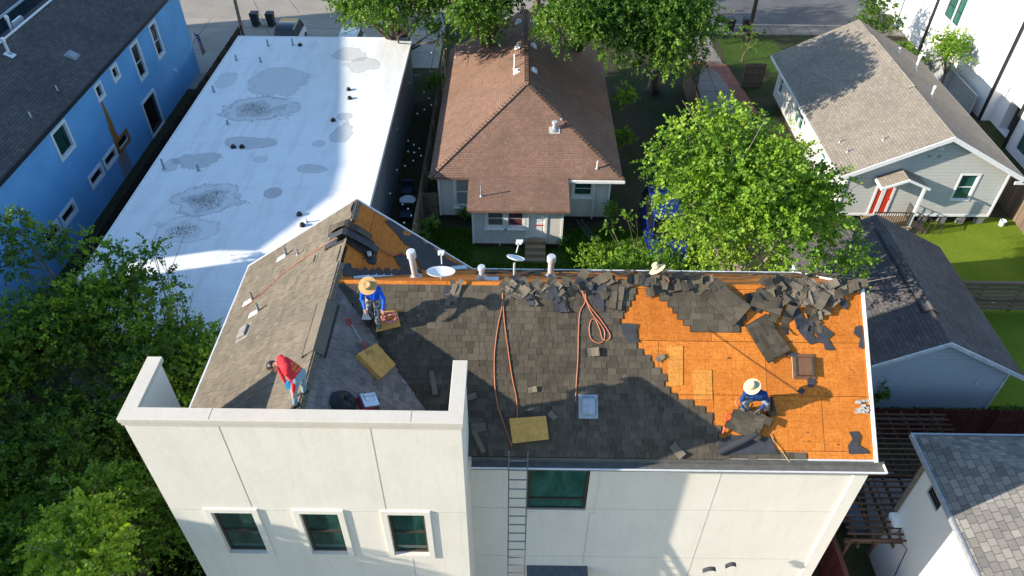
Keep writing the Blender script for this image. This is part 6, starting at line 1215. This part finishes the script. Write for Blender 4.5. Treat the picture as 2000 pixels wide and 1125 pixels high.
# ------------------------------------------------------------------ PEOPLE
skin = plain('skin', (.38, .19, .12), .5, 0, .4, .12, 12); boot = plain('boot', (.02, .017, .015), .6); glove = plain('glove', (.16, .13, .10), .8); haird = plain('hair', (.008, .007, .006), .45, 0, .4)
def person(name, J, shirt, pants, label, fwd, hatk=None, hair=False, gl=False, motif=None):
    """one continuous body: tapered limbs merged by a voxel remesh, clothes told apart by the nearest limb"""
    J = {k: A(*v) for k, v in J.items()}; root = (J['aR'] + J['aL']) / 2 - A(0, 0, .06); B_ = []
    hd = _n(J['head'] - J['neck']); f = A(*fwd); f = _n(f - hd * np.dot(f, hd)); sd = np.cross(hd, f)
    def seg(a, b, ra, rb, t): B_.append((A(*a), A(*b), ra, rb, t))
    ch, pe, ne = J['chest'], J['pelvis'], J['neck']; shd = _n(J['sL'] - J['sR']); hip = _n(J['hL'] - J['hR'])
    for s in (-1, 0, 1): seg(pe + hip * s * .07, pe * .86 + ch * .14 + hip * s * .055, .10, .10, 2); seg((pe * .72 + ch * .28) + hip * s * .06, ch + shd * s * .08, .105, .115, 1)
    seg(ch, ne, .11, .065, 1); seg(J['sL'], J['sR'], .068, .068, 1); seg(J['sL'], ch, .065, .10, 1); seg(J['sR'], ch, .065, .10, 1); seg(ne - hd * .02, J['head'] - hd * .04, .052, .052, 0)
    hc = J['head']; seg(hc - hd * .035, hc + hd * .045, .078, .082, 0); seg(hc + f * .02 - hd * .05, hc + f * .055 - hd * .075, .05, .032, 0)
    seg(hc + f * .08 + hd * .005, hc + f * .105 - hd * .022, .010, .015, 0)
    for s in (-1, 1): seg(hc + sd * s * .078 + hd * .015, hc + sd * s * .084 - hd * .02, .014, .012, 0); seg(hc + f * .083 + sd * s * .03 + hd * .012, hc + f * .084 + sd * s * .033 + hd * .012, .010, .010, 4)
    seg(hc + f * .088 - hd * .055 - sd * .02, hc + f * .088 - hd * .055 + sd * .02, .009, .009, 5)
    for S in 'LR':
        sh, el, ha = J['s' + S], J['e' + S], J['w' + S]; mid = el + (ha - el) * .35; seg(sh, el, .056, .044, 1); seg(el, ha, .043, .030, 1 if not J.get('short') is not None else 0)
        d = _n(J['f' + S] - ha); t = _n(np.cross(d, A(.3, .2, 1))); u = np.cross(d, t); T = 6 if gl else 0
        for s in (-1, 0, 1): seg(ha + u * s * .012, ha + d * .085 + u * s * .026, .019, .017, T)
        for i, (s, ln) in enumerate(((-1.5, .062), (-.5, .075), (.5, .072), (1.5, .056))):
            b0 = ha + d * .088 + u * s * .021; b1 = b0 + d * ln * .55 - t * ln * .15; b2 = b1 + d * ln * .32 - t * ln * .42; seg(b0, b1, .0105, .0095, T); seg(b1, b2, .0095, .008, T)
        b0 = ha + d * .025 + u * .034; b1 = b0 + u * .030 + d * .028 - t * .01; seg(b0, b1, .013, .011, T); seg(b1, b1 + d * .032 - t * .012, .011, .009, T)
        h_, k_, a_ = J['h' + S], J['k' + S], J['a' + S]; seg(h_, k_, .088, .062, 2); seg(k_, a_, .060, .044, 2); tdir = _n(J['t' + S] - a_); seg(a_ + A(0, 0, .03), a_ - A(0, 0, .015), .045, .045, 3); seg(a_ - tdir * .05 - A(0, 0, .03), a_ + tdir * .16 - A(0, 0, .03), .042, .036, 3)
    mb = MB()
    for a, b, ra, rb, t in B_:
        dd = b - a; ln = np.linalg.norm(dd); dd = dd / (ln + 1e-9); pts, rr = [], []
        for q in (-1, -.8, -.45, 0): pts.append(a + dd * q * ra); rr.append(max(.002, ra * math.sqrt(max(0, 1 - q * q))))
        for q in (0, .45, .8, 1): pts.append(b + dd * q * rb + dd * 1e-4); rr.append(max(.002, rb * math.sqrt(max(0, 1 - q * q))))
        mb.tube(pts, rr, 12)
    o = mb.build('person', skin, origin=root, label=label, cat='person')
    bm = bmesh.new(); bm.from_mesh(o.data); bmesh.ops.recalc_face_normals(bm, faces=bm.faces); bm.to_mesh(o.data); bm.free()
    r_ = o.modifiers.new('r', 'REMESH'); r_.mode = 'VOXEL'; r_.voxel_size = .0085; s_ = o.modifiers.new('s', 'SMOOTH'); s_.iterations = 3; s_.factor = .5
    bpy.context.view_layer.update(); dg = bpy.context.evaluated_depsgraph_get(); me = bpy.data.meshes.new_from_object(o.evaluated_get(dg)); o.modifiers.clear(); o.data = me
    n = len(me.polygons); ce = np.zeros(n * 3); me.polygons.foreach_get('center', ce); ce = ce.reshape(-1, 3) + root; best = np.full(n, 1e9); mt = np.zeros(n, int)
    for a, b, ra, rb, t in B_:
        ab = b - a; tt = np.clip(((ce - a) @ ab) / (ab @ ab + 1e-12), 0, 1); ds = np.linalg.norm(ce - a - tt[:, None] * ab, axis=1) - (ra + (rb - ra) * tt) - (.004 if t in (4, 5) else 0); k = ds < best; best[k] = ds[k]; mt[k] = t
    if motif is not None:      # illegible curved print on the back of the shirt
        sp = _n(pe - ch); bk_ = -_n(A(*fwd) - sp * np.dot(A(*fwd), sp)); sx = np.cross(sp, bk_); rel = ce - ch; a_ = rel @ sp; b_2 = rel @ sx; c_ = rel @ bk_
        ring = np.abs(np.hypot(a_ - .14, b_2) - .085); lt_ = (np.sin(np.arctan2(b_2, a_ - .14) * 11) > -.2); sel = (mt == 1) & (c_ > .03) & (((ring < .016) & lt_) | ((np.abs(a_ - .14) < .02) & (np.abs(b_2) < .05) & (np.sin(b_2 * 260) > -.3))); mt[sel] = 7
    # fabric folds
    vn = len(me.vertices); co = np.zeros(vn * 3); me.vertices.foreach_get('co', co); co = co.reshape(-1, 3); nr = np.zeros(vn * 3); me.vertices.foreach_get('normal', nr); nr = nr.reshape(-1, 3)
    lv = np.zeros(len(me.loops), int); me.loops.foreach_get('vertex_index', lv); lt = np.zeros(n, int); me.polygons.foreach_get('loop_total', lt); vm = np.zeros(vn, int); vm[lv] = np.repeat(mt, lt)
    fold = np.array([noise.noise(Vector((x * 7 + 3, y * 11, z * 13))) for x, y, z in co]) * .006 + .003; co += nr * (fold * np.isin(vm, (1, 2)))[:, None]; me.vertices.foreach_set('co', co.astype('f').ravel())
    me.materials.clear()
    for q in (skin, shirt, pants, boot, M['black'], plain('lips', (.30, .10, .08), .5), glove, motif or glove): me.materials.append(q)
    me.polygons.foreach_set('material_index', mt.astype('i')); me.polygons.foreach_set('use_smooth', np.ones(n, bool)); me.update()
    if hair:
        m = MB(); c = hc + hd * .018 - f * .012; 
        b = len(m.v); m.ball((0, 0, 0), 1, 18, 12); Mx = np.stack([sd * .098, f * .104, hd * .108], 1); m.v = [tuple(c + Mx @ A(*v) + _n(A(*v) + 1e-6) * random.uniform(-.003, .004)) for v in m.v]; m.f = [q for q in m.f if np.dot(sum(A(*m.v[i]) for i in q) / len(q) - c, f) < .062]; m.t = [.5] * len(m.f); m.m = [0] * len(m.f); m.build('hair', haird, o, smooth=True)
    if hatk: hat(hc + hd * .055 - f * .005, hd * 1 + f * hatk[2], hatk[0], hatk[1], o, None, plain('hat_band', (.25, .16, .08), .7), hatk[3], .093, hatk[4])
    return o
fz = lambda x, y: 10 + .75 * (y - 9.9)
def cloth(name, c, v=.18, stripes=None): return plain(name, c, .85, 0, .15, v, 14, .004)
camo = NT('camo_trousers'); _p = camo.obj(); _c = camo.mix(camo.ramp(camo.noise(_p, 16, 3), [(.45, (0, 0, 0)), (.5, (1, 1, 1))]), (.30, .31, .30), (.08, .085, .09)); camo = camo.base(_c, .85, 0, .15)
# standing worker in bright blue
b = K(741, 641); x, y = b[0], b[1]; g = lambda dx, dy, h: (x + dx, y + dy, fz(x, y + dy) + h) ; G0 = b[2]; q = lambda dx, dy, z: (x + dx, y + dy, G0 + z)
person('person', dict(aR=g(-.17, .16, .08), aL=g(.03, -.06, .08), tR=g(-.24, .0, .05), tL=g(.02, -.25, .02), kR=q(-.20, .02, .55), kL=q(.02, -.14, .44), hR=q(-.15, .12, .86), hL=q(.04, .09, .83), pelvis=q(-.06, .11, .86), chest=q(-.05, .0, 1.19), neck=q(-.05, -.07, 1.31), head=q(-.06, -.15, 1.43),
    sR=q(-.22, -.02, 1.24), sL=q(.12, -.03, 1.24), eR=q(-.28, -.04, .97), eL=q(.21, -.05, .97), wR=q(-.22, -.15, .77), wL=q(.19, -.17, .77), fR=q(-.21, -.20, .69), fL=q(.18, -.20, .67)), cloth('shirt_blue', (.012, .10, .62)), camo, 'person in bright blue shirt, patterned trousers and wide straw hat, stooping at the valley', (0.1, -.8, -.55), (.205, M['straw_dark'], .05, .125, .015))
m = MB(); p0 = A(*q(-.22, -.20, .69)); m.hull([p0 + A(-.10, 0, -.22), p0 + A(.12, 0, -.22), p0 + A(.12, .02, -.22), p0 + A(-.10, .02, -.22)], [p0 + A(-.03, -.0, .0), p0 + A(.04, 0, .0), p0 + A(.04, .02, .0), p0 + A(-.03, .02, 0)]); m.tube([p0 + A(0, 0, -.02), p0 + A(-.02, .10, .28)], .014, 8)
m.build('hand_shovel', plain('blade_blue', (.30, .42, .55), .3, .5), label='small flat shovel hanging from the right hand of the person in bright blue', cat='shovel')
# bending worker in red
P_z = lambda px, py, z: tuple(atz(px, py, z)); zA = ZR + .03
person('person', dict(aR=P_z(577, 790, zA + .05), aL=P_z(594, 764, zA + .05), tR=P_z(568, 798, zA), tL=P_z(583, 770, zA), kR=P_z(574, 764, 12.86), kL=P_z(592, 745, 12.88), hR=P_z(578, 741, 13.24), hL=P_z(588, 729, 13.26), pelvis=P_z(583, 734, 13.27), chest=P_z(558, 714, 13.50), neck=P_z(546, 709, 13.52), head=P_z(533, 715, 13.44),
    sR=P_z(561, 728, 13.46), sL=P_z(548, 700, 13.50), eR=P_z(573, 746, 13.22), eL=P_z(543, 718, 13.20), wR=P_z(573, 766, 13.0), wL=P_z(556, 745, 12.98), fR=P_z(572, 776, 12.93), fL=P_z(560, 752, 12.9)), cloth('shirt_red', (.62, .035, .045)), cloth('jeans_pale', (.22, .32, .40)), 'person in a red shirt and pale jeans bending over on the wing ridge', (-.8, -.3, -.7), None, True, motif=plain('print_yellow', (.62, .34, .05), .8))
m = MB(); rgx = random.Random(6); c = A(*P_z(566, 712, 13.62)); d = _n(A(*P_z(583, 734, 13.40)) - c); s_ = _n(np.cross(d, Zv)); 
kk = MB()
c = A(*P_z(563, 752, 12.92)); kk.obox(c, (.035, 0, 0), (0, .05, 0), (0, 0, .07)); kk.tube([c + A(0, 0, .07), c + A(.03, .06, .12), c + A(.05, .12, .10)], .012, 6); kk.build('nail_pouch', plain('tool_cyan', (.02, .30, .60), .4), label='bright blue hand tool held by the bending person in red', cat='tool')
# crouching worker in dark blue
Q = lambda px, py, h: tuple(K(px, py, h))
person('person', dict(aR=Q(1461, 800, .09), aL=Q(1498, 800, .09), tR=Q(1457, 812, .05), tL=Q(1502, 811, .05), kR=Q(1453, 785, .46), kL=Q(1498, 787, .46), hR=Q(1473, 776, .33), hL=Q(1488, 776, .33), pelvis=Q(1481, 775, .36), chest=Q(1477, 770, .70), neck=Q(1473, 762, .82), head=Q(1470, 757, .94),
    sR=Q(1457, 768, .77), sL=Q(1493, 769, .77), eR=Q(1449, 780, .52), eL=Q(1500, 783, .52), wR=Q(1451, 795, .30), wL=Q(1484, 800, .28), fR=Q(1452, 803, .22), fL=Q(1476, 806, .22)), cloth('shirt_navy', (.012, .05, .17)), cloth('jeans_grey', (.20, .22, .25)), 'person in a dark blue shirt and pale straw hat crouching on the orange boards', (-.15, -.75, -.6), (.19, M['straw'], .05, .12, .02), gl=True)
m = MB(); a, c = K(1507, 775, .30), K(1510, 806, .06); m.tube([a, (a + c) / 2 + FN * .02, c], [.03, .05, .045], 10); m.obox(c + FN * .03, (.05, 0, 0), FV * .07, FN * .03); m.build('nail_gun', M['black'], smooth=True, label='black air tool standing beside the crouching person in dark blue', cat='tool')
m = MB(); Q0 = [K(1441, 780 + 0, .05)]; c = K(1442, 786, .05)
for k in range(26): a = k * .5; Q0.append(c + A(.07 * math.cos(a), 0, 0) + FV * .10 * math.sin(a) + FN * .003 * k)
m.tube(Q0[1:], .010, 5); m.build('hose_coil', M['orange_hose'], smooth=True, label='small orange hose loop left of the crouching person', cat='hose coil')
